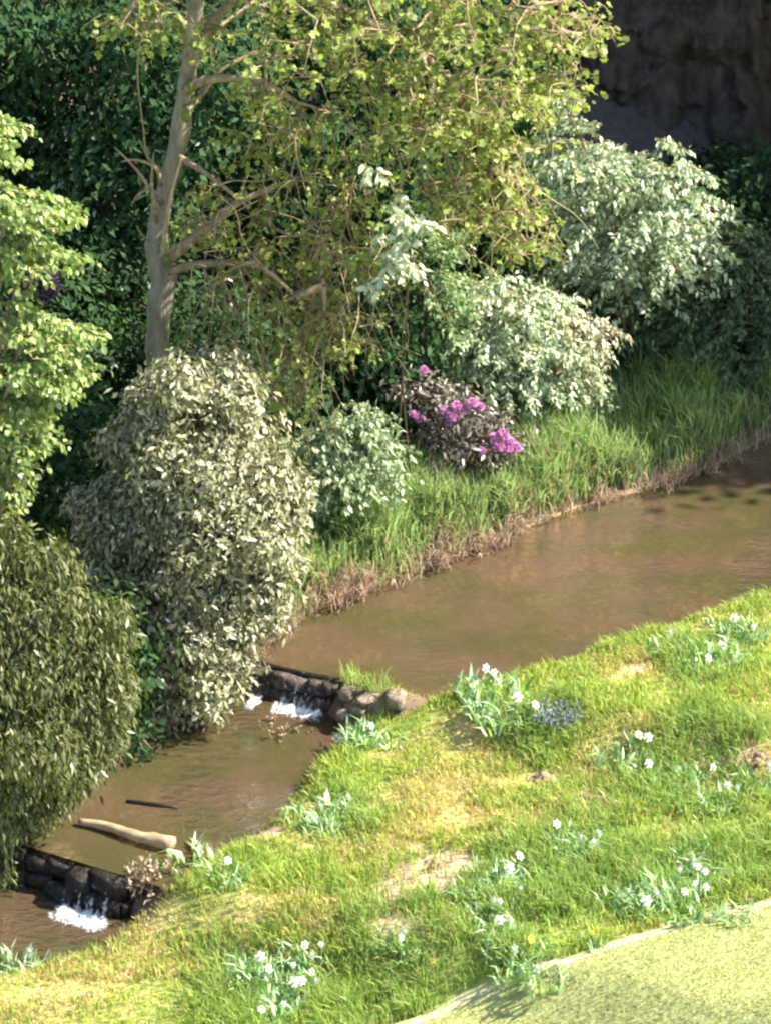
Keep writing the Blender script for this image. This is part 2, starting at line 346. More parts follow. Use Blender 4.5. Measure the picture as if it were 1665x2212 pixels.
def terrain(P, detail=True):
    P = np.atleast_2d(P); x, y = P[:, 0], P[:, 1]
    dn = sdist(P, NEAR); df = -sdist(P, FAR)             # dn>0 camera side, df>0 far side
    ref = level(P, 0.9); bedl = level(P, 0.12)
    z = np.zeros(len(P))
    inside = (dn <= 0) & (df <= 0)
    e = np.minimum(-dn, -df)
    z[inside] = (bedl - 0.03 - 0.24*sstep(0, 0.5, e) - 0.10*(fbm(x, y, 1.6, 3)-.5))[inside]
    u_ = (w1b-w1a)/np.linalg.norm(w1b-w1a); c_ = w1b+u_*.22; t_ = np.clip((P-c_)@u_, 0, 1.6)      # stony spit tying the weir to the bank
    ds = np.linalg.norm(P-(c_+t_[:, None]*u_+np.array([-.10, -.12])*(t_[:, None] > 0)), axis=1)
    spit = Z1+.07-.55*sstep(.10, .42, ds)-.14*(fbm(x, y, 4, 13)-.5)
    z = np.where(inside & (ds < .42), np.maximum(z, spit), z)
    n_ = dn > 0
    zn = ref - 0.03 + 0.20*sstep(0, 0.35, dn) + 0.085*dn + 0.02*sstep(0, 2, dn)*dn
    if LAWN is not None:
        dl = sdist(P, LAWN)
        zn = zn + 0.0*dl
    if detail: zn = zn + 0.11*(fbm(x, y, 0.9, 5)-.5)*sstep(0, .6, dn)
    z[n_] = zn[n_]
    f_ = df > 0
    hill = 0.62*np.log1p(np.exp(np.clip((df-4.6)*1.6, -30, 30)))/1.6
    hill = 24*np.tanh(hill/24)
    zf = ref - 0.03 + 0.26*sstep(0, 0.4, df) + 0.05*df + hill
    if detail: zf = zf + (0.16*(fbm(x, y, 0.8, 7)-.5))*sstep(0, .8, df) + 0.5*(fbm(x, y, .35, 8)-.5)*sstep(3, 7, df)
    z[f_] = zf[f_]
    return z, dn, df
def hit(px, py):
    """where the line of sight through a measured point meets the ground"""
    d = ray(px, py); t = np.linspace(25, 110, 1200)[:, None]; Q = CAM+d*t
    z, _, _ = terrain(Q[:, :2]); k = int(np.argmax(Q[:, 2] < z)); return Q[k]
def gz(x, y): return float(terrain(np.array([[x, y]]))[0][0])
LAWN = np.array([hit(*p)[:2] for p in [(560, 2345), (760, 2262), (880, 2214), (1000, 2168), (1100, 2125), (1230, 2080), (1350, 2042), (1480, 2004), (1665, 1955), (1900, 1890), (2400, 1740)]])

def axis(lo, hi, step, far_lo, far_hi):
    a = list(np.arange(lo, hi+1e-6, step)); s = step
    while a[-1] < far_hi: s *= 1.25; a.append(a[-1]+s)
    s = step
    while a[0] > far_lo: s *= 1.25; a.insert(0, a[0]-s)
    return np.array(a)
gx = axis(-6.5, 6.5, 0.10, -160, 160); gy = axis(-14, 11, 0.10, -120, 260)
GX, GY = np.meshgrid(gx, gy); GP = np.stack([GX.ravel(), GY.ravel()], 1)
GZ, GDN, GDF = terrain(GP)
DL = sdist(GP, LAWN)                                      # negative on the lawn side
def zone(P, Z, amp, seed, lo=.55, hi=1.25):
    w = np.zeros(len(P)); nz = (fbm(P[:, 0], P[:, 1], 1.1, seed, 4)-.5)*amp
    for c, a, b in Z:
        w = np.maximum(w, 1-sstep(lo, hi, np.hypot((P[:, 0]-c[0])/a, (P[:, 1]-c[1])/b)+nz))
    return w
def zones(L): return [(hit(a, b)[:2], c*M, d*M/0.42) for a, b, c, d in L]
STRAW = zones([(330, 2070, 270, 55), (80, 2150, 150, 45), (880, 1790, 230, 45), (1010, 1715, 140, 35), (860, 1970, 110, 50), (560, 1800, 100, 40), (1600, 1625, 110, 40), (1010, 1610, 130, 30), (1390, 1440, 80, 25), (640, 1960, 160, 35), (1300, 1620, 120, 30)])
LUSH = zones([(1480, 1710, 220, 75), (1330, 1890, 340, 95), (930, 2110, 260, 90), (600, 2150, 170, 75), (1560, 1430, 120, 65), (750, 1765, 110, 45), (720, 1590, 140, 40), (430, 1850, 70, 50), (1190, 1570, 110, 40), (1560, 1850, 150, 70), (1100, 1980, 160, 60)])
def straw(P):                                             # where the bank grass has died back
    return np.clip(zone(P, STRAW, 1.8, 21, .45, 1.35)*(.45+.75*sstep(.35, .6, fbm(P[:, 0], P[:, 1], 3.2, 23, 3)))+.40*sstep(.48, .62, fbm(P[:, 0], P[:, 1], 1.7, 25, 4)), 0, 1)
SPOTS = [(930, 1890, 135, 44), (860, 1930, 80, 32), (1180, 1690, 45, 22), (1275, 1732, 45, 20), (1630, 1640, 50, 22), (905, 1840, 40, 16), (850, 2000, 90, 25), (1380, 1445, 40, 18), (570, 1800, 60, 25)]
SPW = [(hit(a, b)[:2], c*M*.8, d*M/0.55) for a, b, c, d in SPOTS]
def bare(P):
    w = np.zeros(len(P)); nz = fbm(P[:, 0], P[:, 1], 2.5, 31)-.5
    for c, a, b in SPW:
        q = np.hypot((P[:, 0]-c[0])/a, (P[:, 1]-c[1])/b)+nz*0.9
        w = np.maximum(w, 1-sstep(.6, 1.15, q))
    return w*.92
def mixc(c, d, t): return c*(1-t[:, None])+np.array(d)*t[:, None]
gc = np.tile(np.array([0.22, 0.27, 0.06]), (len(GP), 1))
gc = mixc(gc, (0.50, 0.39, 0.17), straw(GP)*.85)
gc = mixc(gc, (0.48, 0.34, 0.25), bare(GP))
lawn_w = sstep(.02, -.02, DL)
lawnc = mixc(np.tile(np.array([0.37, 0.38, 0.15]), (len(GP), 1)), (0.47, 0.38, 0.19), sstep(.42, .72, fbm(GP[:, 0], GP[:, 1], .45, 41)))
gc = gc*(1-lawn_w[:, None])+lawnc*lawn_w[:, None]
gc = mixc(gc, (0.56, 0.48, 0.34), np.exp(-((DL-.02)/.045)**2)*.9)                     # trimmed, worn turf edge
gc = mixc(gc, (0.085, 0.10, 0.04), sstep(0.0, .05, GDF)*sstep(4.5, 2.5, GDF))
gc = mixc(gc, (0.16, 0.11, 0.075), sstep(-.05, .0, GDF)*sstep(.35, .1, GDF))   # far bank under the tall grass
hillc = mixc(np.tile(np.array([0.13, 0.108, 0.09]), (len(GP), 1)), (0.05, 0.08, 0.05), sstep(.5, .65, fbm(GP[:, 0], GP[:, 1], .45, 51)))
hw = sstep(3, 4.5, GDF); gc = gc*(1-hw[:, None])+hillc*hw[:, None]
bedn = fbm(GP[:, 0], GP[:, 1], 3.5, 63, 3)
_u = (w1b-w1a)/np.linalg.norm(w1b-w1a); _t = np.clip((GP-w1b)@_u, 0, 1.7); _d = np.linalg.norm(GP-(w1b+_t[:, None]*_u), axis=1)
bw = ((GDN < .10) & (GDF < .10)).astype(float)
bedc = mixc(np.tile(np.array([0.30, 0.20, 0.12]), (len(GP), 1)), (0.17, 0.15, 0.06), sstep(.42, .56, fbm(GP[:, 0]*1.0, GP[:, 1], .8, 61)))
bedc = bedc*(.55+.9*sstep(.3, .7, bedn))[:, None]; bedc = mixc(bedc, (.06, .045, .025), sstep(.6, .7, fbm(GP[:, 0], GP[:, 1], 1.3, 67, 3))*.7)
gc = gc*(1-bw[:, None])+bedc*bw[:, None]
gc = mixc(gc, (.17, .125, .08), sstep(.45, .3, _d)*(GDN < .1))
nx, ny = len(gx), len(gy)
I = (np.arange(ny-1)[:, None]*nx+np.arange(nx-1)[None]).ravel()
ground = tri_mesh('ground', np.stack([GP[:, 0], GP[:, 1], GZ], 1), np.stack([I, I+1, I+nx+1, I+nx], 1), MAT['ground'], col=gc, smooth=True)
tag(ground, kind='structure')

# ------------------------------------------------------------------ water
def clip_half(poly, a, b, up):
    out = []; s = [float(wdist(np.array([p]), a, b)[0])*(1 if up else -1) for p in poly]
    for i in range(len(poly)):
        p, q = poly[i], poly[(i+1) % len(poly)]; sp, sq = s[i], s[(i+1) % len(poly)]
        if sp >= 0: out.append(p)
        if (sp >= 0) != (sq >= 0): out.append(p+(q-p)*(sp/(sp-sq)))
    return out
def offset(L, d):
    t = nrm(np.gradient(L, axis=0)); return L+np.stack([-t[:, 1], t[:, 0]], 1)*d
river = list(offset(NEAR, 0.45))+list(offset(FAR, -0.45))[::-1]
def water(poly, z):
    me = bpy.data.meshes.new('water'); me.from_pydata([(p[0], p[1], z) for p in poly], [], [list(range(len(poly)))])
    me.materials.append(MAT['water']); o = bpy.data.objects.new('water', me); COL.objects.link(o); tag(o, kind='structure')
    n = me.polygons[0].normal
    if n.z < 0: me.flip_normals()
    return o
water(clip_half(river, w1a, w1b, True), Z1)
water(clip_half(clip_half(river, w1a, w1b, False), w2a, w2b, True), Z2)
water(clip_half(river, w2a, w2b, False), Z3)

# ------------------------------------------------------------------ weirs and white water
def weir(name, label, a, b, ztop, zlow, planks, seed, mat, board):
    rs = np.random.default_rng(seed); ab = b-a; Lw = np.linalg.norm(ab); u = ab/Lw; n = np.array([-u[1], u[0]])
    if n[0]+n[1] < 0: n = -n
    mid = (a+b)/2; root = empty(name, (mid[0], mid[1], zlow), label, 'weir')
    ang = math.atan2(u[1], u[0]); H = ztop-zlow; rows = 2 if not planks else 0
    for k in range(3 if planks else 0):
        zc = H*(k+.5)/3-.02; off = -n*(.02+.03*(2-k))
        pa, pb = a-u*.15-mid+off, b+u*.05-mid+off; pm = (pa+pb)/2+n*rs.normal(0, .012)
        V, T = block_geo((np.linalg.norm(pb-pa)/2, .045, H/6*1.02), seed+k); o = tri_mesh('plank', V, T, mat, root); o.location = (*pm, zc); o.rotation_euler = (0, rs.normal(0, .012), ang)
    for row in range(rows):
        x = 0.0
        while x < Lw-.04:
            w = min(rs.uniform(.14, .48), Lw-x); h = H/rows*rs.uniform(.9, 1.1)
            p = a+u*(x+w/2) - n*(0.10*(rows-1-row)/rows+rs.uniform(-.07, .07))
            V, T = block_geo((w*.56, rs.uniform(.10, .18), h*rs.uniform(.40, .66)), seed*90+row*30+int(x*50))
            o = tri_mesh('stone', V, T, mat, root)
            o.location = (p[0]-mid[0], p[1]-mid[1], H*(row+.45)/rows-.03+rs.uniform(-.015, .015)); o.rotation_euler = (rs.uniform(-.35, .35), rs.uniform(-.22, .22), ang+rs.uniform(-.4, .4))
            x += w
    if board:
        c0, c1 = a-u*.12, b+u*.02; pts = [(*(c0-mid), ztop-zlow-.02), (*((c0+c1)/2-mid), ztop-zlow-.03), (*(c1-mid), ztop-zlow-.02)]
        V, T = tube_geo(curve(pts, 9), 0.04, 7, .35); tri_mesh('crest_timber', V, T, MAT['timber'], root)
        e = b-mid+u*.03-n*.12
        V, T = tube_geo(curve([(e[0], e[1], -.35), (e[0], e[1], .1), (e[0]+.01, e[1]+.02, ztop-zlow+.06)], 6), .05, 7, .25); tri_mesh('side_post', V, T, MAT['timber'], root)
    return root, u, n
weir('stone_weir', 'low stony weir with dark timber crest across the stream beside the rounded glossy bush', w1a, w1b, Z1, Z2, False, 3, MAT['stone'], True)
weir('dark_weir', 'dark shadowed weir at the lower end of the stream below the pale log', w2a, w2b, Z2, Z3, False, 8, MAT['shade_stone'], False)
def cascade(label, a, b, ztop, zlow, t0, t1, out, width, seed):
    """a sheet sliding over the crest with a boil of foam at its foot"""
    rs = np.random.default_rng(seed); ab = b-a; u = ab/np.linalg.norm(ab); n = np.array([-u[1], u[0]])
    if n[0]+n[1] < 0: n = -n
    p0 = a+ab*t0; p1 = a+ab*t1; c = (p0+p1)/2
    m = 40; prof = [(.06, ztop+.012, .0), (-.06, ztop+.010, .0), (-.15, ztop-.05, .08), (-.22, ztop-.15, .12), (-out*.8, zlow+.06, .28), (-out, zlow+.028, .64), (-out-width*.5, zlow+.022, .70), (-out-width, zlow+.014, .55), (-out-width*2, zlow+.010, .42), (-out-width*3.5, zlow+.006, .2)]
    V, C, k = [], [], len(prof)
    for i in range(m):
        t = i/(m-1); q = p0+(p1-p0)*t; e = min(1, 5*t, 5*(1-t))
        for j, (d, z, al) in enumerate(prof):
            V.append((*(q+n*(d+rs.normal(0, .012))+u*rs.normal(0, .01)-c), z-zlow+(abs(rs.normal(0, .007)) if 3 < j < 8 else 0)))
            v = al+.16*math.sin(i*1.3+seed)*math.sin(i*.47)+rs.normal(0, .03) if j < 5 else al
            C.append((v*e,)*3)
    T = [(i*k+j, i*k+j+1, (i+1)*k+j+1, (i+1)*k+j) for i in range(m-1) for j in range(k-1)]
    o = tri_mesh('white_water', np.array(V), np.array(T), MAT['foam'], col=np.array(C), smooth=True); o.location = (c[0], c[1], zlow)
    tag(o, label, 'white water')
cascade('bright white water foaming along the foot of the stony weir', w1a, w1b, Z1, Z2, .36, 1.02, .32, .045, 5)
cascade('small splash of white water at the bush end of the stony weir', w1a, w1b, Z1-.06, Z2, .16, .30, .30, .06, 6)
cascade('bluish white water foaming at the foot of the dark lower weir', w2a, w2b, Z2-.05, Z3, .45, 1.0, .36, .06, 7)

# ------------------------------------------------------------------ grass (nobody could count it)
def grass(name, label, P, L, Wd, bend, col, lean=(0, 0)):
    n = len(P); a = rng.uniform(0, 2*np.pi, n); D = np.stack([np.cos(a)+lean[0], np.sin(a)+lean[1], np.zeros(n)], 1)
    V, T, C = blade_geo(P, D, L, Wd, bend, col)
    o = tri_mesh(name, V, T, MAT['blade'], col=C); tag(o, label, 'grass', kind='stuff'); return o
def in_view(P, pad=60):
    Q = P-CAM; dz = Q@FW; px = 832.5+Q[:, 0]/dz/K; py = 1106-(Q@UP)/dz/K
    return (px > -pad) & (px < 1665+pad) & (py > -pad) & (py < 2212+pad*2)
# near bank
n0 = 760000
P2 = np.stack([rng.uniform(-9, 9, n0), rng.uniform(-15, 6, n0)], 1)
z, dn, df = terrain(P2); dl = sdist(P2, LAWN)
_t = np.clip((P2-w1b)@_u-.3, 0, 1.6); _d = np.linalg.norm(P2-(w1b+(_t[:, None]+.3)*_u), axis=1)
P3 = np.column_stack([P2, z]); ok = ((dn > 0.02) | ((_d < .28) & (z > Z1) & (rng.random(n0) < .35))) & (dl > 0.05+.05*fbm(P2[:, 0], P2[:, 1], 4, 99)) & in_view(P3, 90)
tuft = fbm(P2[:, 0], P2[:, 1], 2.2, 71); br = bare(P2); st = straw(P2)
ok &= rng.random(n0) < (0.42+0.8*sstep(.3, .6, tuft)+.25*st)*(1-.93*br)
P3, dn, dl, br, st, tuft = P3[ok], dn[ok], dl[ok], br[ok], st[ok], tuft[ok]; n = len(P3)
lush = np.maximum(zone(P3[:, :2], LUSH, 1.7, 77, .4, 1.3), .35*sstep(.5, .65, fbm(P3[:, 0], P3[:, 1], .9, 79)))
st = st*(1-.75*lush)
isst = rng.random(n) < (0.10+0.66*st)
gr = np.array([[.26, .38, .05], [.38, .48, .07], [.47, .54, .10], [.30, .42, .09]])[rng.integers(0, 4, n)]
gr = gr*(1-lush[:, None]*.5)+np.array([.18, .33, .09])*lush[:, None]*.5
sw = np.array([[.60, .46, .20], [.68, .53, .28], [.54, .47, .17]])[rng.integers(0, 3, n)]
colr = np.where(isst[:, None], sw, gr)*rng.uniform(.75, 1.25, (n, 1))
Lb = (0.06+0.11*sstep(.3, .7, tuft)+0.08*lush)*rng.uniform(.6, 1.35, n)*np.where(isst, .75, 1)*(1-.3*st)
grass('bank_grass', 'sunlit yellow-green rough grass covering the near bank of the stream', P3, Lb, rng.uniform(.008, .018, n), rng.uniform(.1, .85, n), colr, (-.2, -.1))
# lawn
n0 = 520000
P2 = np.stack([rng.uniform(-2, 9, n0), rng.uniform(-17, -4, n0)], 1)
z, dn, df = terrain(P2); dl = sdist(P2, LAWN); P3 = np.column_stack([P2, z]); ok = (dl < -.03) & in_view(P3, 60)
P3 = P3[ok]; n = len(P3); dry = sstep(.42, .72, fbm(P3[:, 0], P3[:, 1], .45, 41))
colr = mixc(np.tile(np.array([.35, .38, .13]), (n, 1)), (.54, .46, .27), np.clip(dry+rng.normal(0, .12, n), 0, 1))*rng.uniform(.9, 1.1, (n, 1))
grass('mown_grass', 'short mown yellowish lawn grass in the bottom right corner', P3, rng.uniform(.012, .03, n), rng.uniform(.005, .01, n), rng.uniform(.2, 1.2, n), colr)
# far bank
n0 = 260000
P2 = np.stack([rng.uniform(-4, 7.5, n0), rng.uniform(-6, 8, n0)], 1)
z, dn, df = terrain(P2); P3 = np.column_stack([P2, z]); tuft = fbm(P2[:, 0], P2[:, 1], 1.6, 81)
ok = (df > -.02+.2*fbm(P2[:, 0], P2[:, 1], 2.0, 97)) & (df < 4.2) & in_view(P3, 60) & (rng.random(n0) < .35+.9*sstep(.35, .6, tuft)) & (rng.random(n0) < sstep(4.2, 2.6, df))
P3, df, tuft = P3[ok], df[ok], tuft[ok]; n = len(P3)
gr = np.array([[.18, .28, .08], [.31, .44, .12], [.42, .54, .20], [.27, .38, .16]])[rng.integers(0, 4, n)]
isst = rng.random(n) < .05+.25*sstep(.5, .15, df)
colr = np.where(isst[:, None], np.array([.36, .27, .15]), gr)*rng.uniform(.75, 1.25, (n, 1))
Lb = (.24+.34*sstep(.3, .65, tuft))*rng.uniform(.6, 1.4, n)*(0.7+.3*sstep(.1, .5, df))
grass('tall_bank_grass', 'lush tall green grass along the far bank of the stream', P3, Lb, rng.uniform(.014, .028, n), rng.uniform(.1, .7, n), colr, (-.2, -.2))
# dead rushes hanging into the water
n0 = 260000
P2 = np.stack([rng.uniform(-4, 8, n0), rng.uniform(-6, 8, n0)], 1); z, dn, df = terrain(P2); P3 = np.column_stack([P2, z])
ok = (df > -.06-.10*sstep(.5, .7, fbm(P2[:, 0], P2[:, 1], 2.5, 95))) & (df < .03+.24*sstep(.35, .75, fbm(P2[:, 0], P2[:, 1], 1.4, 93))) & in_view(P3, 60) & (rng.random(n0) < .25+1.2*sstep(.42, .6, fbm(P2[:, 0], P2[:, 1], 1.1, 91)))
P3 = P3[ok]; n = len(P3); P3[:, 2] += rng.uniform(0, .12, n)
tn = nrm(NEAR.mean(0)-FAR.mean(0))
colr = np.array([[.48, .34, .25], [.38, .26, .17], [.58, .46, .35], [.26, .18, .12]])[rng.integers(0, 4, n)]*rng.uniform(.7, 1.2, (n, 1))
grass('dead_rushes', 'pinkish brown dead rush stems hanging over the far water edge', P3, rng.uniform(.08, .34, n), rng.uniform(.009, .020, n), rng.uniform(.1, 1.0, n), colr, (tn[0]*.8, tn[1]*.8))

# ------------------------------------------------------------------ foliage builders
def lobe_leaves(lobes, dens, L, Wd, shape, droop, spread=1.0, inner=.25, whorl=7, jit=.10):
    """lobes: (centre, radii); leaves in rosettes spread through the outer part of each lobe"""
    Vs, tips = [], []; sat = []
    for c, r in lobes:
        for d in rand_unit(7):
            f = rng.uniform(.25, .55); sat.append((c+d*r*rng.uniform(.85, 1.2), r*f*np.array([1.1, 1.1, .8])))
    lobes = list(lobes)+sat
    C = np.array([l[0] for l in lobes]); Rr = np.array([l[1] for l in lobes])
    for c, r in zip(C, Rr):
        area = 4*np.pi*((r[0]*r[1])**1.6+(r[0]*r[2])**1.6+(r[1]*r[2])**1.6)**(1/1.6)/3**(1/1.6)
        k = max(8, int(area*dens/whorl)); d = rand_unit(k)
        lump = 1+.35*(vnoise(d[:, 0]*2.3+c[0]*3, d[:, 2]*2.3+d[:, 1]*1.7+c[2], 1.3, 3)-.5)*2
        rad = np.where(rng.random(k) < inner, rng.uniform(.35, .9, k), np.where(rng.random(k) < .10, rng.uniform(1.08, 1.3, k), rng.uniform(.82, 1.06, k)))*lump
        p = c+d*r*rad[:, None]
        keep = np.ones(k, bool)
        for c2, r2 in zip(C, Rr):
            if np.allclose(c2, c): continue
            keep &= (((p-c2)/r2)**2).sum(1) > .45
        p, d = p[keep], d[keep]; nr = nrm(d/r)
        tips.append(np.hstack([p, nr]))
    tips = np.vstack(tips); k = len(tips)
    p = np.repeat(tips[:, :3], whorl, 0); nr = np.repeat(tips[:, 3:], whorl, 0); n = len(p)
    t = rand_unit(n); t = t-(t*nr).sum(1, keepdims=True)*nr; t = nrm(t)
    D = nrm(nr*rng.uniform(.1, .7, (n, 1))+t*spread-np.array([0, 0, 1])*droop*rng.uniform(.5, 1.4, (n, 1)))
    p = p+rng.normal(0, jit, (n, 3))*np.array([1, 1, .8])
    up = nrm(nr*.6+np.array([0, 0, .6])+rng.normal(0, .45, (n, 3)))
    ln = L*rng.uniform(.5, 1.45, n)
    return leaf_geo(p, D, up, ln, Wd*ln/L*rng.uniform(.8, 1.2, n), shape), tips
def spray_leaves(lobes, base, per, L, Wd, shape, slen=.5):
    P_, D_2, tips, tw = [], [], [], []
    for c, r in lobes:
        k = max(4, int(per*(r[0]/.6)*(r[2]/.25)**.5)); d = rand_unit(k)*rng.random((k, 1))**.4; p0 = c+d*r*.9
        for p in p0:
            o = np.array([*(p[:2]-base[:2]), 0]); o = nrm(o)*.9+np.array([rng.normal(.1, .5), rng.normal(0, .5), rng.normal(.10, .10)]); o = nrm(o)
            ln = slen*rng.uniform(.6, 1.3)*min(1.3, .5+r[0]); m = max(6, int(ln*46)); t = np.sort(rng.random(m))
            q = p+o*(t[:, None]-.35)*ln-np.array([0, 0, 1])*(.26*ln*t[:, None]**2)
            side = nrm(np.cross(o, [0, 0, 1.0])); sg = np.where(np.arange(m) % 2, 1, -1)[:, None]
            D = o*.35+side*sg*rng.uniform(.2, .9, (m, 1))-np.array([0, 0, 1])*rng.uniform(.1, 1.0, (m, 1))+rng.normal(0, .15, (m, 3))
            P_.append(q+rng.normal(0, .018, (m, 3))); D_2.append(D)
            e = np.array([p-o*.35*ln, p+o*.2*ln-[0, 0, .1*ln], p+o*.62*ln-[0, 0, .32*ln]]); tw.append(tube_geo(e, np.array([.007, .005, .002]), 3, 0, cap=False))
    P_ = np.vstack(P_); D_2 = np.vstack(D_2); n = len(P_); ll = L*rng.uniform(.65, 1.25, n)
    return leaf_geo(P_, D_2, nrm(np.array([0, 0, .8])+rng.normal(0, .45, (n, 3))), ll, ll*Wd/L, shape), merge(tw)
def bush(name, label, cat, base, lobes, leaf, dens, L, Wd, shape='kite', droop=.4, spread=1.0, stems=7, srad=.035, group=None, inner=.25, whorl=8, part='foliage', jit=.065, stem_mat='stem', spray=0, slen=.5):
    base = np.asarray(base, float); root = empty(name, base, label, cat, group)
    if spray:
        (V, T), (V2, T2) = spray_leaves(lobes, base, spray, L, Wd, shape, slen); tips = None
        tag(tri_mesh('twigs', V2-base, T2, MAT['twig'], root), kind='stuff')
    else: (V, T), tips = lobe_leaves(lobes, dens, L, Wd, shape, droop, spread, inner, whorl, jit)
    o = tri_mesh(part, V-base, T, MAT[leaf], root); tag(o, kind='stuff')
    C = np.array([l[0] for l in lobes]); order = rng.permutation(len(C))[:stems] if len(C) > stems else np.arange(len(C))
    for i in order:
        e = C[i]; b0 = base+np.append(rng.normal(0, .08, 2), -.1); m = (b0*.5+e*.5)+np.array([*(rng.normal(0, .12, 2)), .1]); m[:2] = m[:2]*.7+b0[:2]*.3
        pts = curve([b0-base, m-base, e-base], 8); V, T = tube_geo(pts, np.linspace(srad, srad*.35, 8), 6, .15); tri_mesh('stem', V, T, MAT[stem_mat], root, smooth=True)
    return root, tips
def lobes_at(Y, specs, dscale=1.0):
    """(px, py, half width, half height, depth offset) -> ellipsoids at world depth Y"""
    out = []
    for s in specs:
        px, py, w, h = s[:4]; dy = s[4] if len(s) > 4 else 0.0
        out.append((aty(px, py, Y+dy), np.array([w*M, w*M*dscale, h*M*1.1])))
    return out

# ------------------------------------------------------------------ main tree
tb = hit(350, 1190); TY = tb[1]
def tp(px, py, dy=0.0): return aty(px, py, TY+dy)
trunk_px = [(352, 1200, 78), (348, 1050, 66), (342, 900, 58), (341, 780, 54), (343, 680, 58), (354, 600, 72), (341, 545, 58), (345, 470, 50), (362, 400, 49), (385, 310, 46), (400, 210, 44), (413, 110, 41), (424, 0, 38), (438, -150, 34), (470, -350, 28), (500, -560, 18), (520, -760, 9)]
tree = empty('leaning_tree', tb, 'tall grey-trunked tree with drooping yellow-green spring leaves behind the rounded bush', 'tree')
tpts = np.array([tp(a, b, .25*math.sin(b/300.0)) for a, b, w in trunk_px])-tb; trad = np.array([w*M*.40 for _, _, w in trunk_px])
cp = curve(tpts, 60); cr = np.interp(np.linspace(0, len(trad)-1, 60), np.arange(len(trad)), trad)
V, T = tube_geo(cp, cr*(1+.07*np.sin(np.arange(60)*1.7)+.05*np.sin(np.arange(60)*.6)), 18, .16)
trunk = tri_mesh('trunk', V, T, MAT['bark'], tree, smooth=True)
def limb(pts, r0, r1, name='limb', mat='limb', par=tree, n=14, wob=.18):
    q = np.array([tp(*p) for p in pts])-tb; V, T = tube_geo(curve(q, n), np.linspace(r0, r1, n), 8, wob); return tri_mesh(name, V, T, MAT[mat], par, smooth=True)
# moss pads and the torn strip of pale wood on the trunk
for (a, b, s) in [(402, 250, .09), (412, 190, .07), (418, 215, .05), (360, 560, .06)]:
    V, T = rock_geo((s*.7, .05, s*1.2), 2, int(a)); o = tri_mesh('moss_pad', V, T, MAT['moss'], trunk, smooth=True); o.location = tp(a, b, -.14)-tb
V, T = tube_geo(curve([tp(352, 548, -.15)-tb, tp(357, 500, -.16)-tb, tp(368, 430, -.12)-tb, tp(392, 345, -.08)-tb], 10), np.linspace(.03, .014, 10), 7, .2); tri_mesh('torn_wood', V, T, MAT['wound'], trunk, smooth=True)
fixed = [([(360, 560), (395, 535, -.1), (450, 490, -.2), (510, 440, -.3), (600, 400, -.3)], .085, .03),
         ([(368, 585), (420, 572, -.2), (500, 568, -.4), (570, 580, -.5), (640, 640, -.6)], .06, .022),
         ([(415, 130), (445, 70, .1), (490, 15, .2), (560, -60, .2), (700, -130, 0)], .075, .035),
         ([(402, 195), (450, 172, -.2), (530, 170, -.3), (575, 180, -.4), (640, 220, -.4)], .06, .03),
         ([(402, 240), (440, 200, .3), (480, 150, .4), (560, 110, .5)], .04, .02),
         ([(388, 340), (430, 365, -.2), (480, 400, -.4), (540, 450, -.5)], .04, .018),
         ([(424, -20), (600, -90, -.3), (850, -120, -.4), (1080, -60, -.3), (1200, 60, -.3), (1255, 75, -.3)], .10, .03),
         ([(424, -40), (620, -20, .3), (820, 60, .2), (980, 180, 0), (1090, 330, -.2)], .09, .025),
         ([(430, -100), (360, -80, .1), (300, -20, 0), (270, 60, -.1)], .06, .02)]
nodes = []                                        # seeds for the finer branching
for pts, r0, r1 in fixed:
    limb(pts, r0, r1); q = curve(np.array([tp(*p) for p in pts]), 12); nodes += [tuple(x) for x in q[2:]]
# dead snags and bare hanging vines
for pts, r0 in [([(352, 440), (320, 400, -.1), (290, 360, -.1), (248, 318, -.1)], .035), ([(325, 405, -.1), (300, 420, -.15), (285, 440, -.2)], .022), ([(350, 400), (335, 360, -.1), (290, 345, -.1), (262, 350, -.1)], .03),
                ([(345, 370), (320, 340, .1), (300, 300, .1)], .02), ([(340, 480), (330, 420, -.12), (328, 380, -.12), (332, 330, -.1)], .03), ([(322, 520), (308, 508, -.1), (296, 490, -.1)], .015)]:
    limb(pts, r0, .008, 'dead_snag', 'limb', n=9)
vines = [[(318, 20), (302, 100), (298, 170), (308, 260), (316, 330)], [(470, 575, -.3), (486, 640, -.4), (480, 720, -.4), (492, 810, -.4)], [(440, 578, -.3), (460, 640, -.3), (420, 690, -.3), (412, 740, -.3)],
         [(520, 570, -.4), (565, 640, -.4), (562, 720, -.4), (580, 800, -.4), (600, 900, -.4), (640, 960, -.4)], [(480, 600, -.4), (520, 690, -.5), (560, 770, -.4), (590, 830, -.4), (640, 900, -.4)],
         [(640, 330), (625, 400, -.2), (610, 470, -.2)], [(840, 430, -.1), (870, 520, -.1), (920, 620, -.1), (960, 690, -.1)], [(740, 420), (760, 520), (800, 590), (850, 640)], [(590, 560), (600, 660, -.2), (604, 780, -.2)], [(700, 560), (730, 650), (770, 720), (828, 760)],
         [(880, 250), (890, 330), (860, 420), (880, 500)], [(1010, 380), (1030, 460), (1080, 540), (1120, 570)], [(640, 600), (660, 700), (620, 800), (640, 920)]]
for v in vines: limb(v, .016, .006, 'hanging_branch', 'limb', n=12)
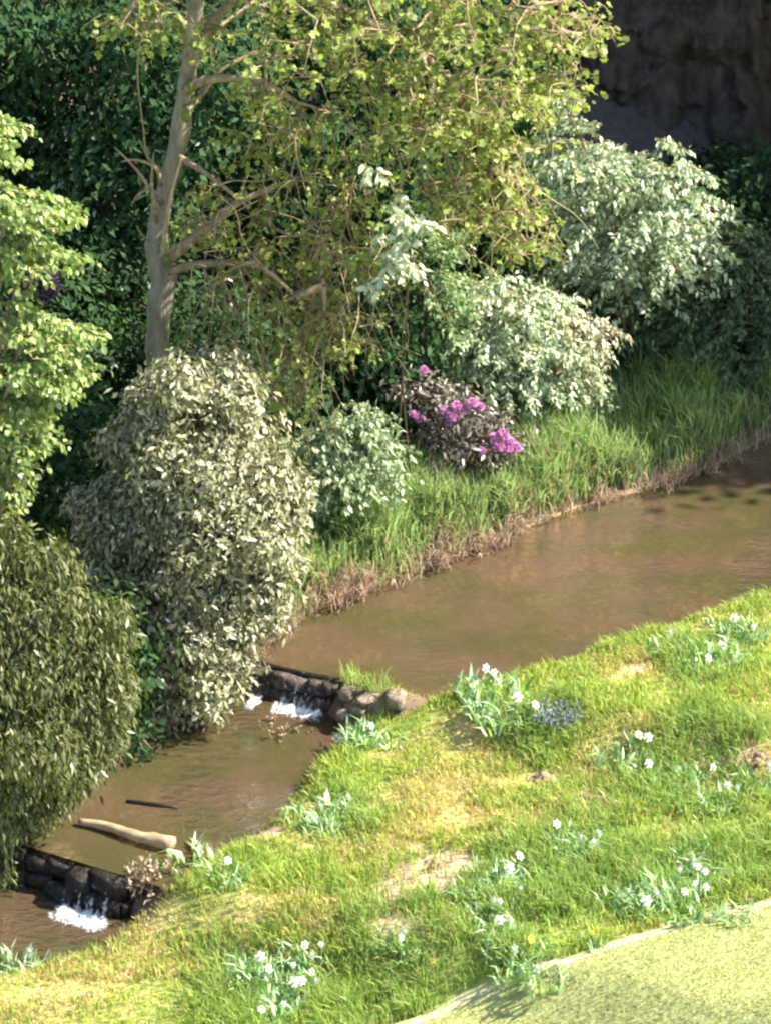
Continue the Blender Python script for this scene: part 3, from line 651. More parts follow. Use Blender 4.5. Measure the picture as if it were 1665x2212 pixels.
blobs = [(650, 70, 220, 110, 36), (950, 90, 220, 150, 84), (1210, 50, 95, 55, 22), (1080, 300, 140, 130, 50), (830, 290, 230, 140, 38), (560, 310, 120, 140, 18), (1130, 490, 62, 75, 17), (650, 470, 200, 100, 27), (440, 470, 60, 70, 9),
         (600, 610, 120, 80, 17), (690, 710, 110, 70, 20), (640, 800, 45, 70, 10), (330, 40, 90, 55, 16), (900, -150, 420, 130, 70), (450, -330, 420, 200, 60), (1000, 420, 100, 90, 20), (760, 560, 110, 90, 16), (1200, 170, 55, 55, 9)]
att = []
for cx, cy, rx, ry, k in blobs:
    a = rng.uniform(0, 2*np.pi, k); r = np.sqrt(rng.random(k))
    thick = .35+.5*min(rx, 250)/250
    for i in range(k): att.append(tp(cx+rx*r[i]*math.cos(a[i]), cy+ry*r[i]*math.sin(a[i]), rng.normal(-.1, thick)))
att = np.array(att)
seed_p = np.array(nodes); dist0 = np.min(np.linalg.norm(att[:, None]-seed_p[None], axis=2), axis=1)
NP = [p for p in seed_p]; par = [-1]*len(NP); tipsI = []
for i in np.argsort(dist0):
    A = att[i]; arr = np.array(NP); d = arr-A
    cost = np.linalg.norm(d, axis=1)+.5*np.maximum(0, -d[:, 2]) ; j = int(np.argmin(cost))
    b = arr[j]; ln = np.linalg.norm(A-b); m = max(1, int(ln/.22)); last = j
    for s in range(1, m+1):
        t = s/m; q = b+(A-b)*t+np.array([0, 0, .18*ln*4*t*(1-t)*.5])+(rng.normal(0, .03, 3) if s < m else 0)
        NP.append(q); par.append(last); last = len(NP)-1
    tipsI.append(last)
NP = np.array(NP); cnt = np.zeros(len(NP)); cnt[tipsI] = 1
for i in range(len(NP)-1, -1, -1):
    if par[i] >= 0: cnt[par[i]] += max(cnt[i], .2)
segs = []
for i in range(len(NP)):
    if par[i] >= 0:
        r1 = .0075*math.sqrt(max(cnt[i], .6)); r0 = .0075*math.sqrt(max(min(cnt[par[i]], cnt[i]*2), .6))
        segs.append(tube_geo(np.array([NP[par[i]], NP[i]])-tb, np.array([r0, r1]), 5, 0, cap=False))
# drooping twigs and leaves
tw, LP, LD = [], [], []
for i in tipsI:
    low = sstep(5.2, 3.2, NP[i][2])                      # the lowest boughs are nearly bare
    for k in range(rng.integers(3, 7)):
        a = rng.uniform(0, 2*np.pi); ln = rng.uniform(.18, .5); o = np.array([math.cos(a), math.sin(a), 0])*ln*rng.uniform(.35, .95)
        p0 = NP[i]; p1 = p0+o*.55+rng.normal(0, .04, 3)+np.array([0, 0, .03]); p2 = p0+o-np.array([0, 0, ln*rng.uniform(-.1, .75)])
        pts = curve([p0, p1, p2], 5); tw.append(tube_geo(pts-tb, np.linspace(.007, .004, 5), 3, 0, cap=False))
        for q in range(int(rng.integers(3, 8)*(1-.05*low))):
            t = 1.0 if rng.random() < .7 else rng.uniform(.35, 1); x = pts[min(4, int(t*4))]
            LP.append(x+rng.normal(0, .03, 3)); LD.append(nrm(o+rng.normal(0, .12, 3)-np.array([0, 0, rng.uniform(.02, .2)])))
for (cx, cy, rx, ry, k) in [(600, 640, 190, 110, 65), (560, 480, 160, 120, 32), (760, 600, 120, 110, 45), (1040, 420, 150, 120, 30), (860, 330, 220, 130, 26), (640, 800, 60, 80, 25)]:
    for q in range(k):                                    # bare drooping twigs
        p = tp(cx+rx*rng.uniform(-1, 1), cy+ry*rng.uniform(-1, 1), rng.normal(-.3, .5)); h = rng.uniform(.35, 1.1); e = rng.normal(0, .22, 2)
        pts = curve([p, p+np.array([e[0]*.6, e[1]*.6, -.15*h])+rng.normal(0, .05, 3), p+np.array([e[0]*1.3, e[1], -.6*h])+rng.normal(0, .07, 3), p+np.array([e[0]*1.8, e[1]*1.2, -h])], 8)
        tw.append(tube_geo(pts-tb, np.linspace(.0085, .003, 8), 4, 0, cap=False))
V, T = merge(segs); o = tri_mesh('branchwork', V, T, MAT['limb'], tree); tag(o, kind='stuff')
V, T = merge(tw); o = tri_mesh('twigs', V, T, MAT['twig'], tree); tag(o, kind='stuff')
LP = np.array(LP); LD = np.array(LD); n = len(LP); ll = rng.uniform(.055, .105, n)
V, T = leaf_geo(LP-tb, LD, nrm(np.array([0, 0, .8])+rng.normal(0, .6, (n, 3))), ll, ll*.85, 'lobed')
o = tri_mesh('crown', V, T, MAT['oakleaf'], tree); tag(o, kind='stuff')

# ------------------------------------------------------------------ shrubs in the light
b = hit(400, 1440)
bush('rhododendron', 'big rounded glossy olive bush at the foot of the grey tree trunk', 'bush', b,
     lobes_at(b[1], [(440, 890, 100, 85), (480, 1000, 125, 110), (535, 1110, 85, 110), (380, 990, 115, 100), (330, 1110, 110, 90, .2), (450, 1140, 135, 110, -.2), (550, 1240, 70, 70, -.1), (400, 1250, 110, 80, -.2),
                     (370, 1360, 85, 70, -.4), (455, 1350, 80, 70, -.45), (410, 1450, 75, 60, -.6), (540, 1320, 55, 45, -.4), (475, 1430, 40, 45, -.5), (260, 1075, 50, 40, .1), (340, 870, 55, 40, .3), (265, 1190, 50, 45, 0), (370, 1530, 45, 30, -.7), (600, 1075, 45, 60, -.1), (290, 950, 50, 45, .1), (190, 1085, 26, 20, 0), (600, 1190, 42, 45, -.2), (500, 830, 40, 30, .1), (270, 1280, 50, 40, -.1)]),
     'rhodleaf', 760, .092, .036, 'kite', .75, .8, 10)
b = hit(50, 1760)
bush('willowy_bush', 'olive bush of narrow drooping leaves hanging over the water at the left edge', 'bush', b,
     lobes_at(b[1], [(20, 1240, 85, 60, .3), (110, 1320, 75, 75), (40, 1400, 120, 90, -.1), (150, 1450, 75, 85, -.2), (60, 1550, 130, 95, -.3), (185, 1570, 50, 65, -.3), (50, 1660, 100, 60, -.4), (130, 1655, 65, 40, -.4), (-20, 1760, 50, 60, -.5), (-80, 1500, 110, 180), (-10, 1880, 25, 45, -.6), (-60, 1300, 100, 100, .3), (225, 1340, 40, 45, -.1), (-10, 1180, 60, 35, .3), (100, 1225, 40, 35, .1), (225, 1490, 32, 50, -.3), (30, 1160, 25, 22, .2)]),
     'droopleaf', 800, .098, .027, 'kite', 1.1, .6, 8)
b = hit(-90, 1540)
bush('lime_tree', 'bright yellow-green leaved tree in flat tiers at the left edge', 'tree', b,
     lobes_at(b[1], [(-20, 280, 55, 22), (-20, 340, 50, 18, .2), (20, 430, 80, 20, -.1), (85, 455, 75, 14, -.1), (20, 505, 100, 20), (85, 540, 75, 13), (0, 560, 60, 14), (60, 690, 70, 13, -.2), (110, 720, 95, 20, -.2), (40, 760, 105, 22), (110, 800, 85, 22, -.2), (40, 860, 95, 26, -.1), (20, 920, 90, 22), (0, 985, 65, 18), (10, 1040, 42, 22, -.1), (0, 1100, 30, 20), (30, 640, 30, 12, -.1),
                     (-160, 400, 90, 40), (-170, 760, 100, 60), (-160, 900, 90, 50), (-140, 200, 90, 40)], 1.2),
     'limeleaf', 300, .088, .06, 'ovate', .9, .9, 18, .045, part='crown', stem_mat='limb', spray=44, slen=.5)
b = hit(745, 1120)
bush('grey_green_bush', 'small pale grey-green bush between the glossy bush and the magenta flowers', 'bush', b,
     lobes_at(b[1], [(770, 915, 75, 35, -.4), (700, 950, 70, 35, -.4), (800, 960, 75, 35, -.5), (730, 1000, 100, 35, -.5), (790, 1030, 80, 30, -.5), (690, 1060, 60, 40, -.5), (730, 1100, 60, 35, -.4)]), 'greyleaf', 290, .10, .048, 'kite', .8, .8, 6, spray=52, slen=.55)
b = hit(1080, 930)
bush('pale_shrub', 'pale silvery green spreading shrub right behind the magenta flowering bush', 'bush', b,
     lobes_at(b[1], [(985, 625, 60, 14, .1), (1060, 620, 75, 16), (1130, 655, 85, 18, -.1), (1000, 690, 85, 18, .1), (1090, 705, 95, 18, -.1), (1160, 735, 90, 18, -.2), (1010, 770, 85, 20), (1090, 785, 95, 20, -.1), (1170, 810, 85, 18, -.2), (1040, 840, 90, 20), (1130, 860, 75, 18, -.1), (1190, 865, 60, 18, 0), (1220, 830, 50, 14)]), 'paleleaf', 330, .10, .046, 'kite', .8, .9, 9, spray=46, slen=.85)
b = hit(1200, 900)
bush('cream_shrub', 'cream tipped fan of leaves at the right end of the pale spreading shrub', 'bush', b,
     lobes_at(b[1], [(1200, 690, 70, 35, -.3), (1260, 730, 50, 26, -.35), (1230, 770, 55, 28, -.35), (1290, 705, 30, 16, -.35), (1255, 820, 28, 16, -.3)]), 'creamleaf', 330, .10, .046, 'kite', .6, 1.0, 5, .02, spray=40, slen=.7)
b = hit(1390, 800)
bush('dogwood_tree', 'large pale green tree in horizontal layers against the dark hillside', 'tree', b,
     lobes_at(b[1], [(1215, 215, 35, 18), (1245, 265, 45, 18), (1260, 320, 75, 18), (1340, 335, 65, 14, -.2), (1410, 375, 85, 14, -.2), (1300, 385, 100, 18), (1455, 425, 75, 14, -.3), (1370, 440, 100, 18, -.1), (1270, 460, 85, 18, .1), (1450, 495, 90, 16, -.3), (1350, 520, 105, 18, -.2), (1430, 565, 85, 18, -.2), (1300, 585, 70, 18, 0), (1380, 610, 80, 16), (1490, 360, 32, 9, -.3), (1440, 305, 22, 8, -.2), (1210, 380, 50, 20, .1)]), 'paleleaf', 330, .10, .046, 'kite', .8, .9, 14, .035, part='crown', stem_mat='limb', spray=46, slen=.9)
b = hit(880, 1080)
bush('bright_sapling', 'slender sapling with leaves painted whitish for sun glint at the right of the hanging branches', 'tree', b,
     lobes_at(TY-1.7, [(800, 380, 22, 20), (860, 445, 48, 20), (905, 475, 38, 18), (850, 515, 40, 18), (885, 575, 35, 24), (810, 615, 28, 16), (835, 560, 25, 14)]), 'glintleaf', 330, .12, .06, 'ovate', .6, .9, 2, .014, part='crown', stem_mat='stem', spray=26, slen=.28)
b = hit(905, 985)
bush('fresh_green_shrub', 'fresh green shrub filling the space below the whitish sun-glint leaves', 'bush', b,
     lobes_at(b[1], [(900, 500, 70, 22), (960, 530, 60, 22), (850, 570, 80, 24), (940, 600, 80, 24), (880, 650, 90, 26), (960, 680, 60, 24), (850, 720, 80, 26)]), 'freshleaf', 330, .10, .048, 'kite', .8, .9, 7, spray=40, slen=.6)
b = hit(1600, 800)
bush('shaded_bush', 'grey-green bush in half shade at the right edge above the bank grass', 'bush', b,
     lobes_at(b[1], [(1600, 520, 85, 50), (1660, 560, 90, 80, .2), (1560, 610, 95, 60), (1480, 680, 90, 55, -.1), (1600, 700, 120, 70, -.1), (1400, 700, 80, 50, .1), (1680, 680, 110, 110), (1320, 680, 75, 45, .2), (1500, 770, 110, 45), (1250, 620, 60, 40, .3), (1380, 770, 90, 35, .1), (1300, 760, 60, 35, .2), (1420, 620, 80, 35, .2)]), 'midleaf', 300, .10, .045, 'kite', .7, .9, 9, spray=52, slen=.8)
# magenta rhododendron with each flower head a part
b = hit(960, 1030)
pr, _ = bush('flowering_rhododendron', 'dark bronze bush with magenta flower heads on the far bank', 'bush', b,
     lobes_at(b[1], [(900, 830, 42, 28), (940, 880, 65, 45), (1000, 900, 70, 50, -.1), (950, 950, 75, 50), (1020, 970, 70, 50, -.1), (1070, 930, 45, 35, -.1), (960, 1010, 55, 35, -.1)]), 'bronzeleaf', 300, .105, .038, 'kite', .6, .9, 6)
def truss_mesh(name, mat, k=26, r=.085, L=.06):
    d = rand_unit(k*5); d[:, 2] = np.abs(d[:, 2])*.8-.2; d = nrm(d); p = d*r*.55
    D = nrm(d+rng.normal(0, .5, d.shape)); V, T = leaf_geo(p, D, rand_unit(len(p)), L*rng.uniform(.8, 1.2, len(p)), L*.8, 'kite')
    o = tri_mesh(name, V, T, mat); me = o.data; bpy.data.objects.remove(o); return me
TR = truss_mesh('flower_truss', MAT['magenta'])
for (px, py, dy) in [(893, 897, -.4), (915, 800, -.2), (960, 890, -.5), (968, 915, -.55), (985, 880, -.5), (1005, 885, -.5), (1018, 872, -.5), (1035, 880, -.45), (975, 900, -.55), (1065, 945, -.5), (1085, 940, -.5), (1100, 955, -.5), (1112, 968, -.5), (1075, 965, -.55), (1095, 972, -.55), (940, 1010, -.6), (955, 1022, -.62), (972, 1032, -.62), (905, 905, -.4), (1040, 975, -.6)]:
    child('flower_truss', TR, pr, aty(px, py, b[1]+dy)-b, (0, 0, rng.uniform(0, 6)), rng.uniform(.6, 1.0))
# ------------------------------------------------------------------ shaded evergreens on the hillside
MV = truss_mesh('flower_truss', MAT['mauve'])
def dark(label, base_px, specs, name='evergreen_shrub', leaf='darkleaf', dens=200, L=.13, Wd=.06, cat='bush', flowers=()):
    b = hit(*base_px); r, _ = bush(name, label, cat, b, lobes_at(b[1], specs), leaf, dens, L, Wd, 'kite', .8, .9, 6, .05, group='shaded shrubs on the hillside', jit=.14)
    for (px, py, dy) in flowers: child('flower_truss', MV, r, aty(px, py, b[1]+dy)-b, (0, 0, rng.uniform(0, 6)), 1.3)
    return r
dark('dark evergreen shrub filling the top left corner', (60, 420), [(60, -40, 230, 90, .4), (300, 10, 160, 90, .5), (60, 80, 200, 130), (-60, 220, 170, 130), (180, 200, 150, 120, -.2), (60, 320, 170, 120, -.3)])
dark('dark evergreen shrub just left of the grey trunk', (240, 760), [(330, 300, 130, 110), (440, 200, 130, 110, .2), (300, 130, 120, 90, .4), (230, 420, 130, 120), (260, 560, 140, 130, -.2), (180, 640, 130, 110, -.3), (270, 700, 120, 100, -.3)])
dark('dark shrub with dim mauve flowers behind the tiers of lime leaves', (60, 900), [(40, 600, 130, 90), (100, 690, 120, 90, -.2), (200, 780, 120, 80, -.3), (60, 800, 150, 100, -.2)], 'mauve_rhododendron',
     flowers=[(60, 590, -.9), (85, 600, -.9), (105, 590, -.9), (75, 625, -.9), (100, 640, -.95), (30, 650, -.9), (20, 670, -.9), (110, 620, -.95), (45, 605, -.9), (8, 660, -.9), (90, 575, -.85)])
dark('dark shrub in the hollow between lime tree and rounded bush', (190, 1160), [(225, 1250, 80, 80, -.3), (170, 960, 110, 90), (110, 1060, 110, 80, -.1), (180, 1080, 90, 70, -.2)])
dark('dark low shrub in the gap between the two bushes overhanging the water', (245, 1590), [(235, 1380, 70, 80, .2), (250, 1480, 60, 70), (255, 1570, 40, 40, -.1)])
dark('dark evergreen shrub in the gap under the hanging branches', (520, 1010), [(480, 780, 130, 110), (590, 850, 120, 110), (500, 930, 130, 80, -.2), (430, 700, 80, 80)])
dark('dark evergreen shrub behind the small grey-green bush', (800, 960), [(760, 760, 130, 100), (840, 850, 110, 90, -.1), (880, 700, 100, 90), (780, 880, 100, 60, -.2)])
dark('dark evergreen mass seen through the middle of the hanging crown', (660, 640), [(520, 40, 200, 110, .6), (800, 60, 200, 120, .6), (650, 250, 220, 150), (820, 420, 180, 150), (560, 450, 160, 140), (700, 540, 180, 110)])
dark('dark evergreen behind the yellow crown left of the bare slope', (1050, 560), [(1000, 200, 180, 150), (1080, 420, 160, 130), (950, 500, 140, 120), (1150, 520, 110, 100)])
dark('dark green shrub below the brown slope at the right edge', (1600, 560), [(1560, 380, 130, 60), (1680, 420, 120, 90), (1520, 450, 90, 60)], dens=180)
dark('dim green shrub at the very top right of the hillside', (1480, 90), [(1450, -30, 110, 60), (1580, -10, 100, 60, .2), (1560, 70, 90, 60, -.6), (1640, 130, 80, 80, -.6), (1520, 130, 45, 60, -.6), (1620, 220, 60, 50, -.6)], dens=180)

# rough rock face showing through at the top right
rb = hit(1420, 300); nu, nv = 90, 60; uu, vv = np.meshgrid(np.linspace(0, 1, nu), np.linspace(0, 1, nv))
X = rb[0]-1.6+3.9*uu; Zr = rb[2]-.5+3.6*vv
rdg = fbm(X*1.0, Zr*.35, 2.6, 131, 4); st2 = fbm(X*.5, Zr*1.1, 1.7, 137, 3)
Yr = rb[1]+.15+.75*vv*2.0-1.1*(rdg-.5)-.7*np.floor(st2*5)/5 + .9*(np.abs(uu-.5)*2)**4
V = np.stack([X-rb[0], Yr-rb[1], Zr-rb[2]], 2).reshape(-1, 3); I2 = (np.arange(nv-1)[:, None]*nu+np.arange(nu-1)[None]).ravel()
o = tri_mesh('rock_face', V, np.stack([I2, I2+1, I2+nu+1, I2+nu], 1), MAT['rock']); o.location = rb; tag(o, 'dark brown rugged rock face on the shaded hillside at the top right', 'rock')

# ------------------------------------------------------------------ unseen tall trees, added out of view to shade the hill
def tall_tree(label, x, y, h, r, first=None):
    b = np.array([x, y, gz(x, y)-.1])
    if first is not None:
        ro = first.copy(); COL.objects.link(ro); ro.location = b; ro['label'] = label; ro.rotation_euler = (0, 0, rng.uniform(0, 6))
        for c in list(first.children):
            k = c.copy(); COL.objects.link(k); k.parent = ro
        return ro
    lob = []
    for i in range(16):
        t = i/15; rr = r*(1-.55*abs(t-.35)); a = i*2.4; c = b+np.array([math.cos(a)*rr*.55, math.sin(a)*rr*.55, h*(.22+.72*t)])
        lob.append((c, np.array([rr*.75, rr*.75, h*.10])))
    ro, _ = bush('unseen_shade_tree', label, 'tree', b, lob, 'darkleaf', 16, .42, .24, 'kite', .6, .9, 10, .10, part='crown', stem_mat='limb', jit=.3, group='unseen trees added to shade the hillside', inner=.4)
    V, T = tube_geo(curve([(0, 0, -.3), (.1, 0, h*.4), (0, .1, h*.9)], 12), np.linspace(.38, .06, 12), 10, .1); tri_mesh('trunk', V, T, MAT['bark'], ro, smooth=True)
    return ro
SHADE_TREES = [(-7.5, 12.5, 'unseen tall tree added for shade above the top left corner of the hillside'), (-2.5, 11.8, 'unseen tall tree added for shade above the hanging crown on the hillside'), (2.5, 12.4, 'unseen tall tree added for shade above the middle of the hillside'), (7.5, 11.8, 'unseen tall tree added for shade above the bare brown slope'),
        (12.0, 10.5, 'unseen tall tree added for shade on the hillside beyond the right edge'), (16.5, 11.5, 'unseen tall tree added for shade second beyond the right edge'), (11.5, 15.5, 'unseen tall tree added for shade high up beyond the brown slope'), (0.5, 16.5, 'unseen tall tree added for shade high up behind the hanging crown'), (14.0, 3.3, 'smaller unseen tree placed for shade by the stream past the right edge')]
t0 = None
for x, y, lab in SHADE_TREES:
    q = tall_tree(lab, x, y, 15, 3.4, t0); t0 = t0 or q
    if 'smaller' in lab: q.scale = (.72, .72, .72)

# ------------------------------------------------------------------ log, stones, debris
a, c = at(172, 1783, Z2), at(375, 1836, Z2)
mid = (a+c)/2; V, T = tube_geo(curve([a-mid+[0, 0, .05], (a-mid)*.4+[.0, .03, .06], (c-mid)*.3+[0, -.02, .07], c-mid+[0, 0, .09]], 16), np.linspace(.035, .085, 16), 9, .3)
o = tri_mesh('fallen_log', V, T, MAT['log'], smooth=True); o.location = mid; tag(o, 'pale bleached log lying across the shallow water above the lower weir', 'log')
a, c = at(278, 1733, Z2), at(222, 1745, Z2); mid = (a+c)/2
V, T = tube_geo(curve([at(275, 1732, Z2)-mid, at(330, 1740, Z2)-mid+[0, 0, .02], at(385, 1746, Z2)-mid], 9), np.linspace(.03, .018, 9), 6, .3)
o = tri_mesh('sunken_branch', V, T, MAT['timber']); o.location = mid; tag(o, 'short dark branch poking from the bush into the water above the pale log', 'branch')
def stone(px, py, z, r, mat, label, seed, cat='stone', name='stone_block', group=None):
    p = at(px, py, z) if z is not None else hit(px, py)
    V, T = block_geo(np.array(r), seed); o = tri_mesh(name, V, T, MAT[mat]); o.location = p+np.array([0, 0, r[2]*.3]); o.rotation_euler = (0, 0, rng.uniform(0, 3)); tag(o, label, cat, group)
for i, (px, py, r, lab) in enumerate([(752, 1500, (.10, .08, .06), 'brown stone touching the dark post at the end of the stony weir'), (800, 1508, (.18, .07, .04), 'long flat tan stone lying on the bank right of the weir'),
        (775, 1535, (.09, .08, .05), 'tan stone just below the long flat stone by the weir'), (745, 1545, (.10, .09, .06), 'lowest brown stone beside the foot of the weir post'), (855, 1515, (.11, .10, .09), 'pinkish rounded stone rising from the grass edge right of the weir'), (715, 1488, (.09, .08, .06), 'small wet stone on the weir next to the post')]):
    stone(px, py, None if i < 5 else Z1-.05, r, 'palestone' if i in (1, 4) else 'stone' if i == 5 else 'palestone', lab, 70+i)
def molehill(px, py, w, h, label, seed):
    p = hit(px, py); parts = []; rs = np.random.default_rng(seed)
    for i in range(70):
        a = rs.uniform(0, 6.28); q = rs.random()**.7; c = .016+.03*rs.random(); V, T = rock_geo((c*1.3, c*1.2, c), 1, seed*200+i)
        parts.append((V+np.array([w*q*math.cos(a), w*q*math.sin(a), h*(1-q)**1.3+rs.uniform(-.01, .01)]), T))
    V, T = rock_geo((w*.75, w*.75, h*.9), 2, seed); parts.append((V, T))
    V, T = merge(parts); o = tri_mesh('molehill', V, T, MAT['earth']); o.location = p; tag(o, label, 'molehill')
molehill(1175, 1690, .17, .10, 'larger crumbly tan molehill in the middle of the grassy bank', 91)
molehill(1270, 1733, .14, .08, 'smaller tan molehill lying right of the larger one', 92)
molehill(1640, 1642, .14, .06, 'low tan earth heap near the right edge of the bank', 93)
molehill(945, 1880, .17, .06, 'pale heap of bare earth in the worn patch low on the bank', 94)

# ------------------------------------------------------------------ daffodils
def mesh_of(V, T, name, mat, smooth=False):
    o = tri_mesh(name, V, T, mat, smooth=smooth); me = o.data; bpy.data.objects.remove(o); return me
a = np.arange(6)*np.pi/3; D = np.stack([np.cos(a), np.sin(a), np.full(6, .12)], 1)
V, T = leaf_geo(np.zeros((6, 3))+D*.006, D, np.tile([0, 0, 1.0], (6, 1)), .052, .040, 'ovate', .1, .1); PET = mesh_of(V, T, 'flower', MAT['petal'])
V, T = tube_geo(np.array([(0, 0, 0), (0, 0, .015), (0, 0, .028)]), np.array([.010, .013, .019]), 8, .1); TRU = mesh_of(V, T, 'trumpet', MAT['trumpet'])
a = np.arange(5)*np.pi*.4; D = np.stack([np.cos(a), np.sin(a), np.full(5, .5)], 1)
V, T = leaf_geo(np.zeros((5, 3)), D, np.tile([0, 0, 1.0], (5, 1)), .045, .04, 'ovate'); YEL = mesh_of(V, T, 'flower', MAT['yellow'])
STK = [mesh_of(*tube_geo(curve([(0, 0, 0), (.01*k, 0, .5), (.0, 0, 1.0)], 5), .004, 4), 'stalk', MAT['strap']) for k in (1,)]
CLUMP = []
for k in range(4):
    n = 54; ang = rng.uniform(0, 2*np.pi, n); rr = .26*np.sqrt(rng.random(n)); P = np.stack([rr*np.cos(ang), rr*np.sin(ang), np.full(n, -.02)], 1)
    a2 = rng.uniform(0, 6.28, n); D = np.stack([np.cos(a2), np.sin(a2), np.zeros(n)], 1)
    V, T, _ = blade_geo(P, D, rng.uniform(.13, .28, n), rng.uniform(.024, .042, n), rng.uniform(.15, 1.0, n)); CLUMP.append(mesh_of(V, T, 'leaves', MAT['strap']))
def daffodil(px, py, nf, label, spread=.16, k=0, size=1.0, petal=None):
    p = hit(px, py+12); root = empty('daffodil_clump', p, label, 'daffodil', 'daffodils on the near bank')
    o = child('leaves', CLUMP[k % 4], root, (0, 0, 0), (0, 0, rng.uniform(0, 6)), size); tag(o, kind='stuff')
    if petal is None and nf > 1:
        for q in range(4 if size > 1.2 else 3): tag(child('leaves', CLUMP[(k+q+1) % 4], root, (rng.uniform(-.42, .42), rng.uniform(-.35, .35), 0), (0, 0, rng.uniform(0, 6)), rng.uniform(.7, 1.05)), kind='stuff')
    nf = int(math.ceil(nf*.45))
    for i in range(nf):
        an = rng.uniform(0, 6.28); rr = spread*math.sqrt(rng.random()); h = rng.uniform(.2, .34)*min(size, 1.15); x, y = rr*math.cos(an), rr*math.sin(an)
        st = child('stalk', STK[0], root, (x, y, 0), (0, 0, an), (1, 1, h))
        f = child('flower', petal or PET, root, (x, y, h), (R(rng.uniform(35, 85)), 0, rng.uniform(-1.2, 1.5)), rng.uniform(.65, 1.2))
        if petal is None: child('trumpet', TRU, f)
D_ = [(1060, 1500, 5, 'row of white daffodils at the grass edge nearest the brown pool', .3), (1140, 1550, 3, 'white daffodils touching the left side of the bluish patch', .14), (795, 1590, 2, 'single tall daffodil clump on the bank just right of the weir stones', .08),
      (722, 1755, 3, 'daffodil clump with white flowers left of the straw slope', .2), (700, 1790, 1, 'dark leafy daffodil clump just below the one left of the straw slope', .2), (1540, 1425, 5, 'largest bluish-green daffodil clump high on the right bank', .35), (1610, 1372, 3, 'daffodils above the largest clump close to the right edge', .2),
      (1440, 1400, 1, 'leafy daffodil clump left of the largest clump', .1), (1590, 1725, 4, 'tall white daffodils standing before a dark hollow at the right', .14), (1500, 1690, 3, 'white daffodils along the top of the lush green patch', .25), (1395, 1650, 5, 'white daffodils at the upper left corner of the lush green patch', .28),
      (1650, 1690, 3, 'daffodils cut by the right edge below the tan earth heap', .15), (1235, 1825, 4, 'short row of white daffodils left of the lush patch', .2), (1300, 1835, 3, 'daffodil with tall white buds right of the short row', .12), (1080, 1895, 4, 'white daffodils right of the bare earth patch', .2),
      (1060, 1975, 4, 'bright group of white daffodils below the bare earth patch', .18), (1110, 1960, 2, 'white daffodils just right of the bright group', .12), (1078, 2018, 2, 'big white daffodil bloom lowest under the bare earth patch', .05), (1105, 2085, 1, 'lone white daffodil leaning by the lawn edge', .03), (690, 2065, 3, 'faint daffodil clump above the bottom group', .18),
      (575, 2105, 3, 'leftmost white daffodils of the bottom group', .14), (645, 2105, 4, 'white daffodils at the centre of the bottom group', .16), (620, 2150, 4, 'white daffodils below the centre of the bottom group', .2), (600, 2195, 3, 'daffodils at the bottom edge of the picture', .18), (690, 2140, 3, 'white daffodils at the right of the bottom group', .15),
      (870, 2055, 3, 'daffodil clump midway between the bottom group and the bright group', .18), (1460, 1925, 6, 'broad daffodil clump with many white blooms above the lawn edge', .35), (1530, 1895, 4, 'daffodils right of the broad clump above the lawn', .2), (1380, 1955, 4, 'daffodils left of the broad clump above the lawn', .2), (1500, 1965, 3, 'daffodils touching the pale lawn edge at the right', .2),
      (60, 2085, 2, 'daffodil leaves at the far left of the bank', .1), (495, 1890, 1, 'single white daffodil above the straw patch near the log', .03), (430, 1870, 0, 'lush dark green tuft at the water end of the pale log', .1), (1170, 2110, 1, 'daffodil leaves against the lawn edge left of the yellow flowers', .1)]
for i, (px, py, nf, lab, sp) in enumerate(D_):
    daffodil(px, py, nf, lab, sp, i, 1.45 if sp > .27 or nf == 0 else 1.0)
daffodil(1145, 2050, 1, 'small yellow flower standing alone above the lawn edge', .02, 1, .6, YEL)
daffodil(1285, 2030, 2, 'pair of small yellow flowers close to the lawn edge', .08, 2, .6, YEL)

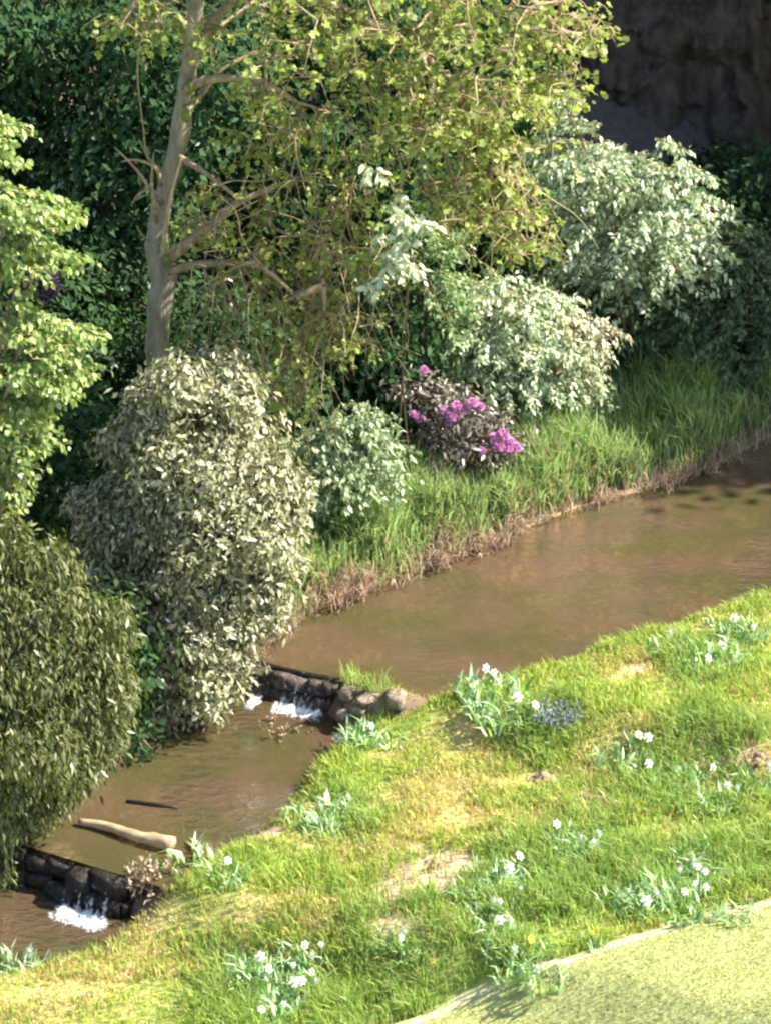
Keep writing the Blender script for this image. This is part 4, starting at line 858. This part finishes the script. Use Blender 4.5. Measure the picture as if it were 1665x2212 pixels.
# low bluish-grey patches: blades strewn with small bluish flecks
def blue(px, py, w, n, label):
    p = hit(px, py+10); root = empty('bluish_patch', p, label, 'bluebells', 'bluish patches on the bank')
    ang = rng.uniform(0, 6.28, n); rr = np.sqrt(rng.random(n)); x, y = w*rr*np.cos(ang), w*.9*rr*np.sin(ang)
    P = np.stack([x, y, np.zeros(n)], 1); V, T, _ = blade_geo(P, rand_unit(n)*np.array([1, 1, 0]), rng.uniform(.1, .18, n), .01, rng.uniform(.1, .7, n)); tag(tri_mesh('leaves', V, T, MAT['strap'], root), kind='stuff')
    k = n*4; idx = rng.integers(0, n, k); Q = P[idx]+np.stack([rng.normal(0, .03, k), rng.normal(0, .03, k), rng.uniform(.10, .2, k)], 1)
    V, T = leaf_geo(Q, rand_unit(k), rand_unit(k), .04, .035, 'kite'); tag(tri_mesh('bluish_flecks', V, T, MAT['bluish_fleck'], root), kind='stuff')
blue(1200, 1553, .30, 110, 'slaty blue patch beside white daffodils on the upper bank')
blue(745, 1612, .10, 30, 'little bluish patch left of the tall clump by the weir')

# dead stalks and leafy plants at the near water edge
def stalks(px, py, n, w, h, label, mat='dead', heads=True):
    p = hit(px, py); root = empty('dead_stalks' if mat == 'dead' else 'waterside_plant', p, label, 'plant', 'plants along the near water edge')
    st, hd = [], []
    for i in range(n):
        an = rng.uniform(0, 6.28); r = w*math.sqrt(rng.random()); b = np.array([r*math.cos(an), r*.6*math.sin(an), -.03]); hh = h*rng.uniform(.55, 1.2); o = np.array([rng.normal(0, .10), rng.normal(0, .08), hh])
        st.append(tube_geo(curve([b, b+o*.5+rng.normal(0, .02, 3), b+o], 4), .006, 4)); m = 9
        hd.append(leaf_geo(np.tile(b+o, (m, 1))+rng.normal(0, .022, (m, 3)), rand_unit(m), rand_unit(m), .05, .03, 'kite'))
        for q in (.4, .65): hd.append(leaf_geo(np.tile(b+o*q, (3, 1)), rand_unit(3), rand_unit(3), .08, .02, 'kite'))
    V, T = merge(st); tag(tri_mesh('stalks', V, T, MAT[mat], root), kind='stuff')
    V, T = merge(hd); tag(tri_mesh('seed_heads' if heads else 'leaves', V, T, MAT[mat], root), kind='stuff')
stalks(625, 1625, 16, .30, .34, 'brown dock seed heads standing before the stony weir')
stalks(320, 1935, 22, .26, .36, 'tangle of grey-brown dead stalks at the end of the dark weir')
stalks(25, 2035, 8, .25, .3, 'brown seed heads in the bottom left of the stream edge')
stalks(190, 2025, 14, .2, .26, 'pale green leafy plant at the foot of the lower white water', 'strap', False)
stalks(400, 1815, 9, .15, .22, 'pale leafy plant at the water edge right of the log', 'strap', False)
stalks(545, 1720, 10, .2, .2, 'low leafy plant on the water edge midway along the lower pool', 'strap', False)
